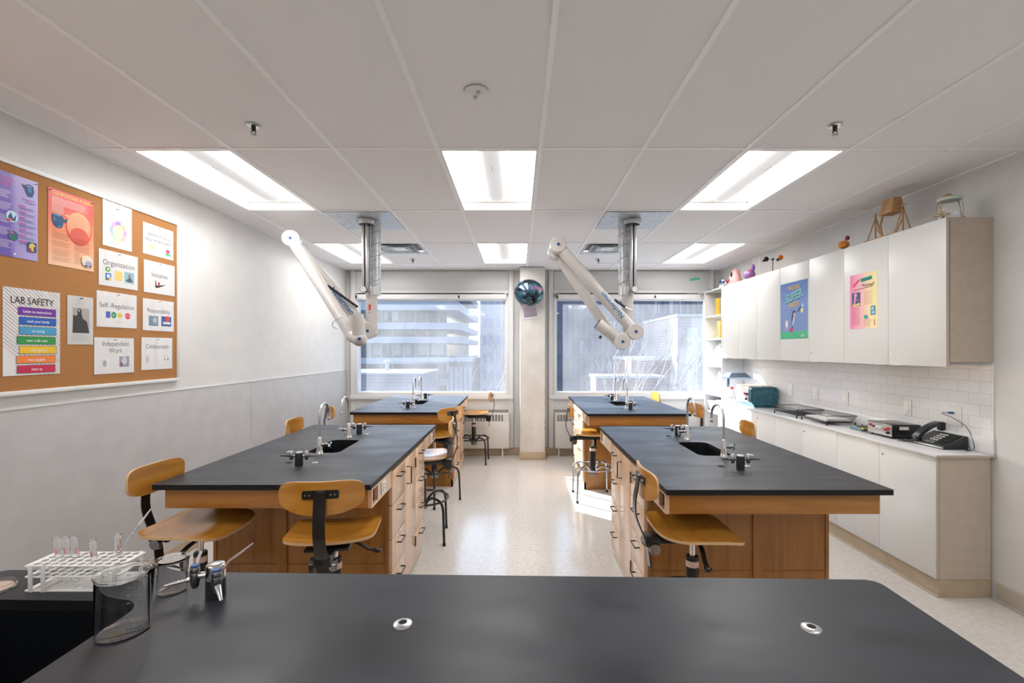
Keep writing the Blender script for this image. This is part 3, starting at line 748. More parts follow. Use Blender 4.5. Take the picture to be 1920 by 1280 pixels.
put_stool(S_black, -.80, 3.92, 186, 'black-legged stool on the aisle at the far corner of the front left bench')
put_stool(S_black, -.87, 4.86, 145, 'orange plywood stool tucked under the near end of the far left bench')
put_stool(S_black, -.62, 6.56, 178, 'pale sunlit stool before the radiator at the end of the far left bench')
put_stool(S_black, -1.655, 3.95, 4, 'stool with only its backrest tip showing left of the front left bench')
put_stool(S_black, -1.80, 5.07, 35, 'stool backrest seen between the two faucets of the front left bench')
put_stool(S_chrome, .80, 4.98, 0, 'chrome-legged stool standing in sunlight at the near corner of the far right bench')
put_stool(S_chrome, 1.63, 3.80, 172, 'stool whose backrest rises behind the right edge of the front right bench')
put_stool(S_chrome, 1.70, 5.02, 184, 'stool with back turned outward at the near right corner of the far right bench')
put_stool(S_chrome, 1.68, 6.45, 180, 'stool whose backrest peeks over the far right edge of the far right bench')
# ================================================================== RIGHT WALL CABINETS
UX, UZ0, UZ1 = 2.72, 1.469, 2.42
useams = [2.96, 3.425, 3.89, 4.355, 4.83, 5.31, 5.75, 6.20]
m_units = [(0, 2), (2, 4), (4, 6), (6, 7)]
ulab = ['white double-door wall cabinet nearest the camera, with the pink worms poster', 'white double-door wall cabinet with the blue safety poster on its far door',
        'plain white double-door wall cabinet, second from the open shelves', 'narrow single-door wall cabinet touching the open shelves']
for (a, b), lb in zip(m_units, ulab):
    y0, y1 = useams[a], useams[b]
    t = thing('wall_cabinet', lb, 'cabinet', (UX, y0, 0), group='white wall cabinets above the tiles')
    m = MB(M_carc); m.box(.026, XR-UX-.001, .0005, y1-y0-.0005, UZ0+.03, UZ1, bev=.001); m.build('body', t, smooth=False)
    for k in range(a, b):
        d0, d1 = useams[k]-y0, useams[k+1]-y0
        m = MB(M_door); m.box(0, .020, d0+.0015, d1-.0015, UZ0, UZ1-.001, bev=.0015)
        if k == 0:
            m.box(.0002, .0202, d0+.0003, d0+.0015, UZ0, UZ1-.001, M_edge)
        o = m.build('door', t)
        near_of_pair = (k == a) and (b-a == 2)
        if near_of_pair or b-a == 1:
            yl = d1-.035; l = MB(M_steel); l.cyl((0, yl, 1.545), (-.003, yl, 1.545), .009, .008, seg=14); l.cyl((-.003, yl, 1.545), (-.0035, yl, 1.545), .0025, m=M_hole, seg=8); l.build('lock', o)
        yh = (d1-.08) if near_of_pair else (d0+.08)
        h = MB(M_white); h.box(-.014, .01, yh-.04, yh+.04, UZ0-.0035, UZ0-.0005, bev=.001); h.build('pull', o)
m = MB(M_carc)
CX, CZ = 2.66, .91
lseams = [2.965, 3.43, 3.89, 4.36, 4.83, 5.20, 5.75, 6.195]
llab = ['white base cabinet nearest the camera, with the beige end panel', 'white double-door base cabinet below the black paper trays',
        'white double-door base cabinet in the sun below the teal case', 'last white base cabinet, next to the open shelves']
for (a, b), lb in zip(m_units, llab):
    y0, y1 = lseams[a], lseams[b]
    t = thing('base_cabinet', lb, 'cabinet', (CX, y0, 0), group='white base cabinets along the right wall')
    m = MB(M_carc); m.box(.022, XR-CX-.013, .0005, y1-y0-.0005, .115, .896); m.build('body', t, smooth=False)
    m = MB(M_tan if a else M_tan); m.box(.015, XR-CX-.013, .002 if a else .0, y1-y0-.0005, .0, .113); m.box(.004, .016, .0, y1-y0-.0005, 0, .012, M_base); m.build('plinth', t, smooth=False)
    for k in range(a, b):
        d0, d1 = lseams[k]-y0, lseams[k+1]-y0
        m = MB(M_door); m.box(0, .019, d0+.0015, d1-.0015, .118, .893, bev=.0015)
        if k == 0: m.box(.0002, .0192, d0+.0002, d0+.0015, .118, .893, M_edge)
        o = m.build('door', t)
        near_of_pair = (k == a) and (b-a == 2)
        if near_of_pair or b-a == 1:
            yl = d1-.03; l = MB(M_steel); l.cyl((0, yl, .82), (-.003, yl, .82), .009, .008, seg=14); l.cyl((-.003, yl, .82), (-.0035, yl, .82), .0025, m=M_hole, seg=8); l.build('lock', o)
        yh = (d1-.10) if near_of_pair else (d0+.10)
        h = MB(M_steel); h.box(-.010, .004, yh-.05, yh+.05, .894, .8965, bev=.001); h.build('pull', o)
m = MB(M_counter); m.box(CX-.022, XR, 2.94, 6.20, .897, .912, bev=.002); m.box(CX-.0225, XR, 2.9395, 2.942, .897, .912, M_edge)
tag(m.build('countertop'), 'long white speckled countertop along the right wall', 'countertop')
m = MB(M_counter); m.box(XR-.018, XR-.001, 2.945, 6.20, .9125, 1.01, bev=.003); struct(m.build('trim_5'))
m = MB(M_tile); m.box(XR-.008, XR, 2.96, 6.20, 1.01, UZ0+.028); m.box(XR-.009, XR, 2.952, 2.96, 1.0, UZ0+.028, M_white)
struct(m.build('trim_4', smooth=False))

# outlets on the tiles
def outlet(y, z, label, w=.036, h=.059):
    t = thing('power_outlet', label, 'outlet', (XR-.008, y, z), group='outlets set in the white tiles')
    m = MB(M_white); m.box(-.006, 0, -w, w, -h, h, bev=.002); m.build('cover_plate', t)
    m = MB(M_white); m.box(-.010, -.005, -.017, .017, -.034, .034, bev=.001); m.build('receptacle', t)
    m = MB(M_grey)
    for zz in (.016, -.016):
        for yy in (-.006, .006): m.box(-.0106, -.0098, yy-.001, yy+.001, zz-.004, zz+.004)
    m.cyl((-.0062, 0, .045), (-.0068, 0, .045), .003, seg=8); m.cyl((-.0062, 0, -.045), (-.0068, 0, -.045), .003, seg=8); m.build('slots', t, smooth=False)
outlet(3.60, 1.128, 'power outlet above the black power supply'); outlet(4.28, 1.132, 'power outlet above the tray with papers')
outlet(4.71, 1.135, 'power outlet above the far end of the trays'); outlet(5.14, 1.135, 'power outlet nearest the teal case')
t = thing('phone_jack', 'phone jack plate above the telephone with a blue plug', 'wall jack', (XR-.008, 3.22, 1.12))
m = MB(M_door); m.box(-.005, 0, -.06, .04, -.07, .07, bev=.002); m.build('cover_plate', t)
m = MB(plain('blue_plug', (.01, .12, .3), .4)); m.box(-.035, -.005, -.008, .008, .016, .030, bev=.002); m.build('plug', t)

# ------------------------------------------------------------------ open shelf unit
SX, SY0, SY1 = 2.72, 6.215, 6.80
t = thing('shelf_unit', 'tall narrow open shelf unit between the wall cabinets and the right window', 'shelf', (SX, SY0, 0))
D = XR-SX-.002; W = SY1-SY0
m = MB(M_door); m.box(0, D, 0, .018, .10, UZ1, bev=.001); m.build('side_panel', t)
m = MB(M_door); m.box(0, D, W-.018, W, .10, UZ1, bev=.001); m.build('side_panel', t)
m = MB(M_door); m.box(D-.01, D, .018, W-.018, .10, UZ1); m.build('back_panel', t)
m = MB(M_tan); m.box(.03, D, 0, W, 0, .10); m.build('plinth', t)
SHZ = [.10, .40, .69, .94, 1.34, 1.716, 2.037, UZ1-.02]
for z in SHZ:
    m = MB(M_door); m.box(.002, D-.01, .018, W-.018, z-.0, z+.02, bev=.001); m.build('shelf', t)
def binder(y, z, h, w, mat, label, grp):
    t = thing('binder', label, 'binder', (SX+.02, y, z), group=grp)
    m = MB(mat); m.box(0, .004, 0, w, 0, h, bev=.001); m.box(0, .22, 0, .003, 0, h); m.box(0, .22, w-.003, w, 0, h); m.build('cover', t)
    m = MB(M_white); m.box(.01, .20, .004, w-.004, .005, h-.01); m.build('pages', t)
y = SY0+.03
for k, (w, mt, nm) in enumerate(((.030, M_yellow, 'yellow'), (.022, M_white, 'white'), (.014, M_black, 'black'), (.030, M_yellow, 'yellow'), (.032, M_yellow, 'yellow'), (.034, M_yellow, 'yellow'), (.034, M_yellow, 'yellow'))):
    lb = {0: 'yellow binder first in the upper row, beside the wall cabinet', 1: 'thin white binder in the upper row of the open shelves', 2: 'thin black binder in the upper row of the open shelves',
          3: 'yellow binder right after the black one in the upper row', 4: 'yellow binder in the middle of the upper row', 5: 'yellow binder second from the far end of the upper row', 6: 'yellow binder at the far end of the upper row'}[k]
    binder(y, SHZ[6]+.02, .225, w, mt, lb, 'binders in the upper shelf row'); y += w+.004
y = SY0+.03
M_pale = plain('pale_yellow_card', (0.85, 0.72, 0.38), .5)
for k, (w, mt) in enumerate(((.045, plain('maroon_card', (.28, .06, .04), .5)), (.03, M_yellow), (.03, M_pale), (.03, M_pale), (.032, M_yellow))):
    lb = ['maroon binder in the second row of the open shelves', 'yellow binder beside the maroon one in the second row', 'pale yellow binder nearer to the maroon one in the second row', 'pale yellow binder farther from the maroon one in the second row', 'yellow binder at the far end of the second row'][k]
    binder(y, SHZ[5]+.02, .235, w, mt, lb, 'binders in the second shelf row'); y += w+.004
M_bag = noisy('spotted_white_bag', (.45, .50, .50), (.82, .85, .83), nscale=22, detail=1, rough=(.4, .5), lo=.34, hi=.42)
def bag(y, z, h, label, seed):
    t = thing('white_bag', label, 'bag', (SX+.14, y, z), group='spotted white bags on the open shelves'); rn = random.Random(seed)
    m = MB(M_bag); rs = []
    for k in range(12):
        f = k/11; r = .105*(1-f**1.6*.78)+.004; rs.append([(r*(1+.16*math.sin(3*a+seed+4*f))*math.cos(a)*1.0, r*(1+.2*math.sin(4*a+2*seed+5*f))*math.sin(a)*.95+.02*f*math.sin(seed), h*f) for a in [2*PI*q/24 for q in range(24)]])
    m.rings(rs); m.build('sack', t, angle=80)
    m = MB(M_bag); m.lathe([(.018, h-.01), (.010, h), (.022, h+.02), (.004, h+.03)], seg=12); m.build('knot', t)
bag(SY0+.14, SHZ[4]+.02, .30, 'spotted white bag on the upper bag shelf, nearer to the cabinets', 1); bag(SY0+.38, SHZ[4]+.02, .28, 'spotted white bag on the upper bag shelf, nearer to the window', 2)
bag(SY0+.14, SHZ[3]+.02, .31, 'spotted white bag on the lower bag shelf, nearer to the cabinets', 3); bag(SY0+.38, SHZ[3]+.02, .29, 'spotted white bag on the lower bag shelf, nearer to the window', 4)
t = thing('storage_tote', 'grey plastic tote on a low shelf of the open unit', 'tote', (SX+.03, SY0+.04, SHZ[2]+.02))
m = MB(plain('grey_tote', (.50, .52, .58), .4)); m.rings([[(0.02, .02, 0), (.22, .02, 0), (.22, .46, 0), (.02, .46, 0)], [(0, 0, .13), (.24, 0, .13), (.24, .49, .13), (0, .49, .13)]]); m.build('bin', t, smooth=False)
m = MB(plain('grey_tote', (.5, .52, .58), .4)); m.box(-.008, .248, -.008, .498, .128, .142, bev=.004); m.build('rim', t)

# ------------------------------------------------------------------ things on the countertop
CT = .912
t = thing('instrument_case', 'teal rounded case with a pale side lying on the countertop', 'case', (2.68, 5.36, CT))
M_teal = noisy('teal_plastic', (.012, .09, .14), (.02, .13, .19), nscale=3, rough=(.22, .3), coat=.3)
m = MB(M_teal); m.add_mesh(plate_mesh(rrect(0, .31, .035, .235, .04, 6), [], .06), None, Matrix.Rotation(R(90), 4, 'X')); m.build('lid', t)
m = MB(M_teal); m.rings([[(.05, .02, 0), (.27, .02, 0), (.27, .30, 0), (.05, .30, 0)], [(.02, .0, .06), (.30, .0, .06), (.30, .36, .06), (.02, .36, .06)]]); m.build('foot', t, smooth=False)
m = MB(M_counter); m.box(.0, .30, .061, .38, .05, .236, bev=.015); m.build('shell', t)
m = MB(plain('cream_plastic', (.75, .66, .50), .4)); m.box(.01, .29, .07, .37, .2355, .242, bev=.003); m.build('top_panel', t)
for yy, mt in ((.10, M_blackp), (.13, M_red), (.08, M_blue)):
    m = MB(mt); zz = .15 if mt is not M_blackp else .09; m.lathe([(.014, 0), (.012, .02), (.004, .024)], m=mt, seg=14)
    o = m.build('knob', t); o.location = (0, yy, zz); o.rotation_euler = (0, R(-90), 0)
t = thing('magnifier_lamp', 'grey-blue desk lamp with a wide hood and red knobs beside the open shelves', 'lamp', (2.78, 6.0, CT))
M_lampg = plain('grey_blue_enamel', (.14, .20, .27), .3, coat=.3)
m = MB(M_lampg); m.rings([[(-.10, -.09, .30), (.17, -.09, .30), (.17, .09, .30), (-.10, .09, .30)], [(-.11, -.10, .315), (.18, -.10, .315), (.18, .10, .315), (-.11, .10, .315)], [(-.06, -.06, .37), (.12, -.06, .37), (.12, .06, .37), (-.06, .06, .37)]]); m.build('hood', t, smooth=False)
m = MB(plain('dark_blue_enamel', (.02, .07, .14), .3)); m.box(-.085, -.060, -.012, .012, .19, .315, bev=.003); m.build('post', t)
m = MB(M_steel); m.strip([(-.07, 0, .21), (.0, 0, .165), (.06, 0, .12)], .03, .008, (0, 1, 0)); m.cyl((.0, 0, .02), (.0, 0, .17), .008); m.build('arm', t)
for x, z in ((-.035, .175), (.055, .115)):
    m = MB(M_red); m.cyl((x, -.03, z), (x, -.014, z), .02, .017, seg=16); m.build('knob', t)
m = MB(M_white); m.box(-.07, .09, -.07, .07, 0, .022, bev=.008); m.build('base', t)

M_wire = plain('black_wire_mesh', (.015, .017, .025), .4)
def tray(y0, y1, label, paper):
    x0 = 2.70; t = thing('letter_tray', label, 'letter tray', (x0, y0, CT), group='black wire letter trays'); w = .27; L_ = y1-y0
    m = MB(M_wire)
    for z, o_ in ((.085, 0), (.025, .02)):
        m.tube([(o_, o_, z), (w-o_, o_, z), (w-o_, L_-o_, z), (o_, L_-o_, z)], .003, seg=6, closed=True)
    m.build('rim_wire', t)
    m = MB(M_wire); n = 46
    for k in range(n+1):
        y = .02+(L_-.04)*k/n; yt = L_*k/n
        m.tube([(w, yt, .085), (w-.02, y, .025), (.02, y, .025)]+([] if paper else [(.0, yt, .05)]), .0007, seg=3, cap=False)
    for k in range(30):
        x = .02+(w-.04)*k/29; xt = w*k/29; m.tube([(xt, 0, .085), (x, .02, .025), (x, L_-.02, .025), (xt, L_, .085)], .0007, seg=3, cap=False)
    for z in (.04, .055, .07):
        q = (z-.025)/.06*.02; m.tube([(.02-q, .02-q, z), (w-.02+q, .02-q, z), (w-.02+q, L_-.02+q, z), (.02-q, L_-.02+q, z)], .0007, seg=3, closed=True)
    m.build('mesh', t, smooth=False)
    for x, y in ((.01, .01), (w-.01, .01), (w-.01, L_-.01), (.01, L_-.01)):
        f = MB(M_blackp); f.cyl((x, y, 0), (x, y, .03), .006, seg=10); f.build('foot', t)
    return t
tray(4.08, 4.46, 'black wire letter tray holding a pile of white paper', True)
tray(4.52, 4.93, 'empty black wire letter tray nearer to the teal case', False)
m = MB(M_white)
for k in range(5):
    a = R(-2+k*1.3); T0 = m.T; m.T = Matrix.Translation((2.835, 4.27, CT+.032+.004*k)) @ Matrix.Rotation(a, 4, 'Z'); m.box(-.105, .105, -.15, .15, 0, .0035, M_door if k % 2 else M_white); m.T = T0
tag(m.build('paper_stack', smooth=False), 'pile of white paper lying in the wire tray', 'paper stack')

# power supply
t = thing('power_supply', 'black bench power supply box with red knobs on its side', 'power supply', (2.785, 3.47, CT+.012))
m = MB(M_black); m.box(.002, .215, 0, .245, 0, .094, bev=.002); m.build('housing', t)
m = MB(plain('silver_panel', (.42, .43, .46), .35, metal=.5)); m.box(-.001, .002, .003, .242, .006, .088); m.build('front_panel', t)
m = MB(M_white); m.box(.055, .125, -.0008, 0, .055, .08); m.build('label', t)
for y, z, mt, r in ((.03, .062, M_red, .011), (.03, .03, M_black, .011), (.055, .05, M_red, .008), (.205, .068, M_red, .009), (.10, .06, M_white, .010), (.135, .06, M_white, .010), (.165, .06, M_black, .007)):
    m = MB(mt); m.cyl((-.001, y, z), (-.018, y, z), r, r*.85, seg=14); m.build('knob', t)
for x in (.02, .19):
    for y in (.02, .22):
        m = MB(M_blackp); m.cyl((x, y, -.012), (x, y, 0), .008, seg=10); m.build('foot', t)
t = thing('multimeter', 'small grey-green meter with black and yellow leads behind the power supply', 'meter', (2.80, 3.80, CT))
m = MB(plain('grey_green', (.16, .25, .28), .4)); m.box(0, .09, 0, .14, 0, .03, bev=.008); m.build('case', t)
m = MB(M_black); m.tube(smooth_path([(.02, 0, .04), (-.02, -.03, .06), (-.03, -.06, .045), (-.02, -.075, .03)]), .005, seg=8); m.box(0, .10, -.03, .06, .03, .045, bev=.004); m.build('black_lead', t)
m = MB(M_yellow); m.cyl((-.035, -.06, .035), (-.005, -.06, .035), .009, seg=12); m.build('yellow_plug', t)

# telephone
t = thing('telephone', 'black desk telephone with handset and keypad on the countertop', 'telephone', (2.83, 3.10, CT))
M_ph = plain('phone_plastic', (.022, .026, .032), .3, coat=.2)
m = MB(M_ph)      # wedge body: x 0 (front, low) .. .17 (back, high); y 0 (near) .. .24
m.rings([[(0, 0, 0), (.165, 0, 0), (.165, 0, .085), (.15, 0, .09), (0, 0, .022)], [(0, .24, 0), (.165, .24, 0), (.165, .24, .085), (.15, .24, .09), (0, .24, .022)]])
m.build('base', t, angle=30)
m = MB(M_steel); m.box(-.002, .006, .004, .236, .006, .014, bev=.002); m.build('front_strip', t)
sl = math.atan2(.068, .15)
def onface(u, y): return (u*math.cos(sl), y, .022+u*math.sin(sl))
m = MB(M_hole); T0 = m.T; m.T = Matrix.Translation((0, 0, .022)) @ Matrix.Rotation(-sl, 4, 'Y'); m.box(.055, .150, .012, .085, .0, .004, bev=.002); m.box(.02, .05, .012, .085, 0, .002, bev=.001); m.build('screen', t)
m = MB(M_door); m.T = Matrix.Translation((0, 0, .022)) @ Matrix.Rotation(-sl, 4, 'Y')
for r_ in range(4):
    for c in range(3): m.box(.050+r_*.025, .064+r_*.025, .098+c*.022, .111+c*.022, 0, .004, bev=.001)
m.build('keypad', t)
m = MB(M_grey); m.T = Matrix.Translation((0, 0, .022)) @ Matrix.Rotation(-sl, 4, 'Y')
for r_ in range(2):
    for c in range(4): m.box(.015+r_*.014, .022+r_*.014, .095+c*.018, .105+c*.018, 0, .003)
m.build('function_keys', t, smooth=False)
m = MB(M_ph)
hp = smooth_path([(-.01, .205, .045), (.03, .205, .085), (.09, .205, .125), (.15, .205, .145), (.19, .205, .135)], 4)
m.strip(hp, .048, .024, (0, 1, 0)); m.box(-.022, .02, .182, .228, .025, .06, bev=.01); m.box(.155, .19, .182, .228, .095, .14, bev=.01); m.build('handset', t, angle=50)
m = MB(M_ph); m.tube(smooth_path([(-.012, .215, .03), (-.03, .24, .012), (-.04, .30, .008), (-.02, .335, .008), (.01, .32, .008), (.02, .28, .008), (.0, .25, .01)]), .006, seg=8); m.build('handset_cord', t)
m = MB(M_ph); m.tube(smooth_path([(.16, .01, .05), (.15, -.03, .01), (.10, -.05, .008), (.12, -.06, .008), (.165, -.04, .02), (.172, -.02, .08), (.17, .02, .15), (.14, .08, .20), (.10, .12, .226), (.13, .123, .232), (.150, .125, .231)], 8), .0022, seg=6); m.build('line_cord', t)

# ------------------------------------------------------------------ things on top of the wall cabinets
t = thing('glass_jar', 'clear glass jar wrapped in raffia on the near end of the wall cabinets', 'jar', (2.825, 3.05, UZ1)); t.scale = (1.2, 1.2, 1.2)
m = MB(M_glass); m.lathe([(.050, 0), (.056, .01), (.056, .085), (.048, .10), (.048, .112), (.045, .112), (.045, .10), (.053, .083), (.053, .012), (.048, .004)], seg=32, cap0=True, cap1=True); m.build('bowl', t)
m = MB(plain('pale_green_lid', (.55, .66, .60), .4)); m.lathe([(.050, .108), (.052, .112), (.052, .124), (.004, .126)]); m.build('lid', t)
M_raf = plain('raffia', (.55, .40, .22), .7)
m = MB(M_raf); rn = random.Random(5)
for k in range(10):
    o_ = rn.uniform(-.006, .006); m.tube(smooth_path([(-.06+o_, -.03, .0+rn.uniform(0, .02)), (-.062, -.01+o_, .05), (-.055, 0, .10), (-.03, o_, .13+o_), (.0, 0, .142+o_), (.04, o_, .125), (.062, 0, .07), (.066+o_, -.01, .02), (.085+rn.uniform(0, .03), -.03, .003)], 4), .0022, seg=5)
for k in range(14):
    a = rn.uniform(0, 6.3); m.tube([(-.065, -.03, .02), (-.07+.035*math.cos(a), -.03+.035*math.sin(a), .012+rn.uniform(0, .03))], .0018, seg=5)
m.build('raffia_tie', t)
t = thing('model_trebuchet', 'small wooden trebuchet model standing on the wall cabinets', 'wooden model', (2.80, 3.36, UZ1)); t.scale = (1, 1, 1.17)
m = MB(M_craft)
for y in (.03, .29):
    m.box(-.07, .07, y-.004, y+.004, 0, .008); m.strip([(-.065, y, .005), (0, y, .165)], .008, .006, (0, 1, 0)); m.strip([(.065, y, .005), (0, y, .165)], .008, .006, (0, 1, 0)); m.box(-.004, .004, y-.004, y+.004, 0, .19)
    m.strip([(0, y, .10), (0, y+(.08 if y < .1 else -.08), .008)], .006, .005, (1, 0, 0))
for x in (-.066, .066): m.box(x-.004, x+.004, 0, .32, 0, .008)
m.tube([(0, .0, .178), (0, .33, .178)], .003, seg=8); m.build('frame', t, smooth=False)
m = MB(M_craft); m.rings([[(-.05, .07, .15), (.05, .07, .15), (.05, .19, .15), (-.05, .19, .15)], [(-.03, .08, .245), (.03, .08, .245), (.03, .18, .245), (-.03, .18, .245)]]); m.build('counterweight_box', t, smooth=False)
m = MB(M_craft); m.strip([(0, .20, .20), (0, .24, .10), (0, .22, .01)], .010, .008, (1, 0, 0)); m.build('throwing_arm', t, smooth=False)
def low_blob(name, label, loc, parts, cat='model'):
    t = thing(name, label, cat, loc)
    for pn, mt, c, r, sc in parts:
        m = MB(mt); m.ball(c, r, seg=16, rg=10, sc=sc); m.build(pn, t, angle=60)
    return t
M_or = noisy('orange_mottle', (.55, .10, .02), (.75, .38, .04), nscale=14, rough=(.3, .4))
t = low_blob('toy_bird', 'small orange bird ornament with a dark red head on the wall cabinets', (2.755, 3.945, UZ1+.046), [('body', M_or, (0, 0, 0), .042, (1, 1.1, .8)), ('head', plain('dark_red', (.20, .01, .03), .3), (0, -.045, .045), .018, (.8, 1.2, 1.1)), ('tail', M_or, (0, .045, .0), .014, (.6, 1.2, .5))], 'ornament')
m = MB(M_grey); m.cyl((0, 0, -.046), (0, 0, -.02), .004, seg=8); m.lathe([(.018, -.046), (.016, -.042), (.004, -.04)], seg=14); m.build('stand', t)
t = thing('planet_model', 'thin stand with one black and one orange ball on the wall cabinets', 'model', (2.80, 5.12, UZ1))
m = MB(M_black); m.cyl((0, 0, 0), (0, 0, .17), .004, seg=8); m.lathe([(.035, 0), (.033, .006), (.005, .008)], seg=18); m.ball((0, 0, .15), .013, seg=10, rg=6); m.build('stand', t)
m = MB(M_black); m.tube([(-.085, .0, .14), (.095, 0, .165)], .002, seg=6); m.build('rod', t)
m = MB(M_black); m.ball((-.075, 0, .152), .028, seg=18, rg=12); m.ball((-.10, 0, .135), .014, seg=10, rg=8); m.build('black_ball', t)
m = MB(plain('orange_gloss', (.85, .22, .01), .25)); m.ball((.085, 0, .17), .027, seg=18, rg=12); m.build('orange_ball', t)
m = MB(M_black); m.ball((.055, 0, .145), .016, seg=10, rg=8); m.build('small_ball', t)
M_heart = noisy('red_blue_mottle', (.50, .05, .08), (.18, .20, .50), nscale=18, detail=1, rough=(.3, .4), lo=.45, hi=.5)
low_blob('anatomical_heart', 'red and blue anatomical heart model on the wall cabinets', (2.79, 5.62, UZ1+.062), [('ventricles', M_heart, (0, 0, 0), .068, (.95, 1.15, .9)), ('aorta', plain('violet', (.22, .10, .40), .3), (.02, -.05, .075), .028, (.8, .8, 1.5)), ('artery', M_red, (.02, -.015, .06), .022, (.9, .9, 1.2)), ('base', plain('pale_blue', (.25, .5, .62), .4), (0, 0, -.052), .03, (1, 1, .34))])
t = thing('ear_model', 'pink ear-shaped anatomy model at the far end of the wall cabinets', 'model', (2.80, 6.02, UZ1))
M_pink = plain('skin_pink', (.72, .34, .32), .4)
m = MB(M_pink); m.rings([[(.07*math.cos(a)*f, .16*(math.sin(a)*f)*.7+g, z) for a in [2*PI*q/20 for q in range(20)]] for f, z, g in ((1.1, 0, 0), (1.15, .02, 0), (.95, .07, -.0), (.75, .13, -.01), (.45, .18, -.015), (.1, .20, -.02))]); m.build('outer_ear', t, angle=60)
m = MB(plain('deep_red', (.30, .01, .03), .3)); m.ball((-.07, .03, .045), .035, seg=14, rg=8, sc=(.7, 1.3, .8)); m.build('inner_ear', t)
m = MB(M_hole); m.ball((-.055, -.03, .12), .022, seg=12, rg=8, sc=(.5, .8, 1.6)); m.build('ear_canal', t)
t = thing('molecule_model', 'blue and white ball-and-stick model on top of the shelf unit', 'model', (2.80, 6.36, UZ1+.001))
rn = random.Random(9); P = [(-.03, -.04, .02), (.03, .0, .025), (-.02, .04, .022), (.0, -.01, .075), (.02, -.05, .06), (-.03, .02, .085), (.01, .03, .10)]
m = MB(M_white)
for i in range(len(P)):
    for j in range(i):
        if (Vector(P[i])-Vector(P[j])).length < .075: m.tube([P[i], P[j]], .004, seg=6)
m.build('sticks', t)
for k, p in enumerate(P):
    m = MB(M_blue if k % 2 else M_white); m.ball(p, .019, seg=12, rg=8); m.build('ball', t)
low_blob('blue_figurine', 'tiny dark blue lump at the far corner of the shelf unit', (2.78, 6.72, UZ1+.014), [('lump', M_blue, (0, 0, 0), .02, (1.2, 1.6, .7))], 'model')

# blank sheets on the right wall above the cabinets
for k, (y, z, lb) in enumerate(((6.08, 2.60, 'blank white sheet on the wall behind the ear model'), (5.79, 2.655, 'blank white sheet on the wall behind the heart model'))):
    m = MB(M_white); m.box(XR-.002, XR, y, y+.22, z-.15, z+.09); o = m.build('blank_sheet', smooth=False); tag(o, lb, 'paper', 'blank sheets on the right wall')
# ================================================================== EXTRACTION ARMS
def wrap_text(m, txt, size, p0, axis, out, r, mt, xs=1.0, centre=True):
    """lettering bent round a tube: p0 on the tube axis, axis = reading direction, out = outward direction at the middle of the letters"""
    me = text_mesh(txt, size, bold=.012, xs=xs); b = bmesh.new(); b.from_mesh(me)
    ys = [v.co.y for v in b.verts]; y0, y1 = min(ys), max(ys); x0 = min(v.co.x for v in b.verts)
    for k in range(1, 10):
        y = y0+(y1-y0)*k/10
        bmesh.ops.bisect_plane(b, geom=b.verts[:]+b.edges[:]+b.faces[:], plane_co=(0, y, 0), plane_no=(0, 1, 0))
    ax = Vector(axis).normalized(); ou = (Vector(out)-ax*Vector(out).dot(ax)).normalized(); up = ou.cross(ax)
    for v in b.verts:
        a = (v.co.y-(y0+y1)/2)/r; x = v.co.x-x0
        v.co = Vector(p0)+ax*x+ou*(r*math.cos(a))+up*(r*math.sin(a))
    b.to_mesh(me); b.free(); m.add_mesh(me, mt); bpy.data.meshes.remove(me)
def arm_mount(t, x, y, duct_dx):
    m = MB(M_galv); m.box(-.29, .29, -.285, .285, ZC-.006, ZC-.0015); m.build('ceiling_plate', t)
    m = MB(M_steel); m.lathe([(.062, ZC-.055), (.078, ZC-.055), (.078, ZC-.02), (.062, ZC-.02)], (x, y, 0), seg=32, cap0=False, cap1=False); m.rings([[(x+.062*math.cos(a), y+.062*math.sin(a), z) for a in [2*PI*q/32 for q in range(32)]] for z in (ZC-.02, ZC-.055)], None, False, False)
    m.box(x-.006, x+.006, y-.07, y+.07, ZC-.05, ZC-.02); m.build('mounting_ring', t)
    m = MB(M_steel); m.box(x-.028, x-.005, y-.028, y+.028, 2.10, ZC-.006, bev=.003); m.box(x+.005, x+.028, y-.028, y+.028, 2.10, ZC-.006, bev=.003); m.box(x-.005, x+.005, y-.01, y+.026, 2.10, ZC-.006, M_blackp); m.build('support_rail', t)
    dx, dy = x+duct_dx, y+.10
    m = MB(M_galv); m.cyl((dx, dy, 2.09), (dx, dy, ZC-.004), .052, seg=28)
    pts = [(dx+.0525*math.cos(a), dy+.0525*math.sin(a), 2.12+.62*q/140) for q, a in [(q, 2*PI*q*5.5/140) for q in range(141)]]
    m.tube(pts, .0032, M_grey, seg=5); m.build('spiral_duct', t)
    m = MB(M_dchrome); m.cyl((x-.0, y-.07, 2.115), (x, y-.03, 2.115), .030, .030, seg=24); m.cyl((x, y-.078, 2.115), (x, y-.07, 2.115), .024, .028, m=M_steel, seg=24)
    m.build('swivel_knob', t)
    m = MB(M_steel); m.cyl((dx*.7+x*.3, dy*.7+y*.3, 2.075), (dx*.7+x*.3, dy*.7+y*.3, 2.155), .064, seg=28); m.build('swivel_collar', t)
def disc_joint(m, c, ax, r, w): 
    c = Vector(c); ax = Vector(ax).normalized()
    m.tube([c-ax*w, c-ax*(w-.006), c+ax*(w-.006), c+ax*w], [r-.006, r, r, r-.006], seg=32)
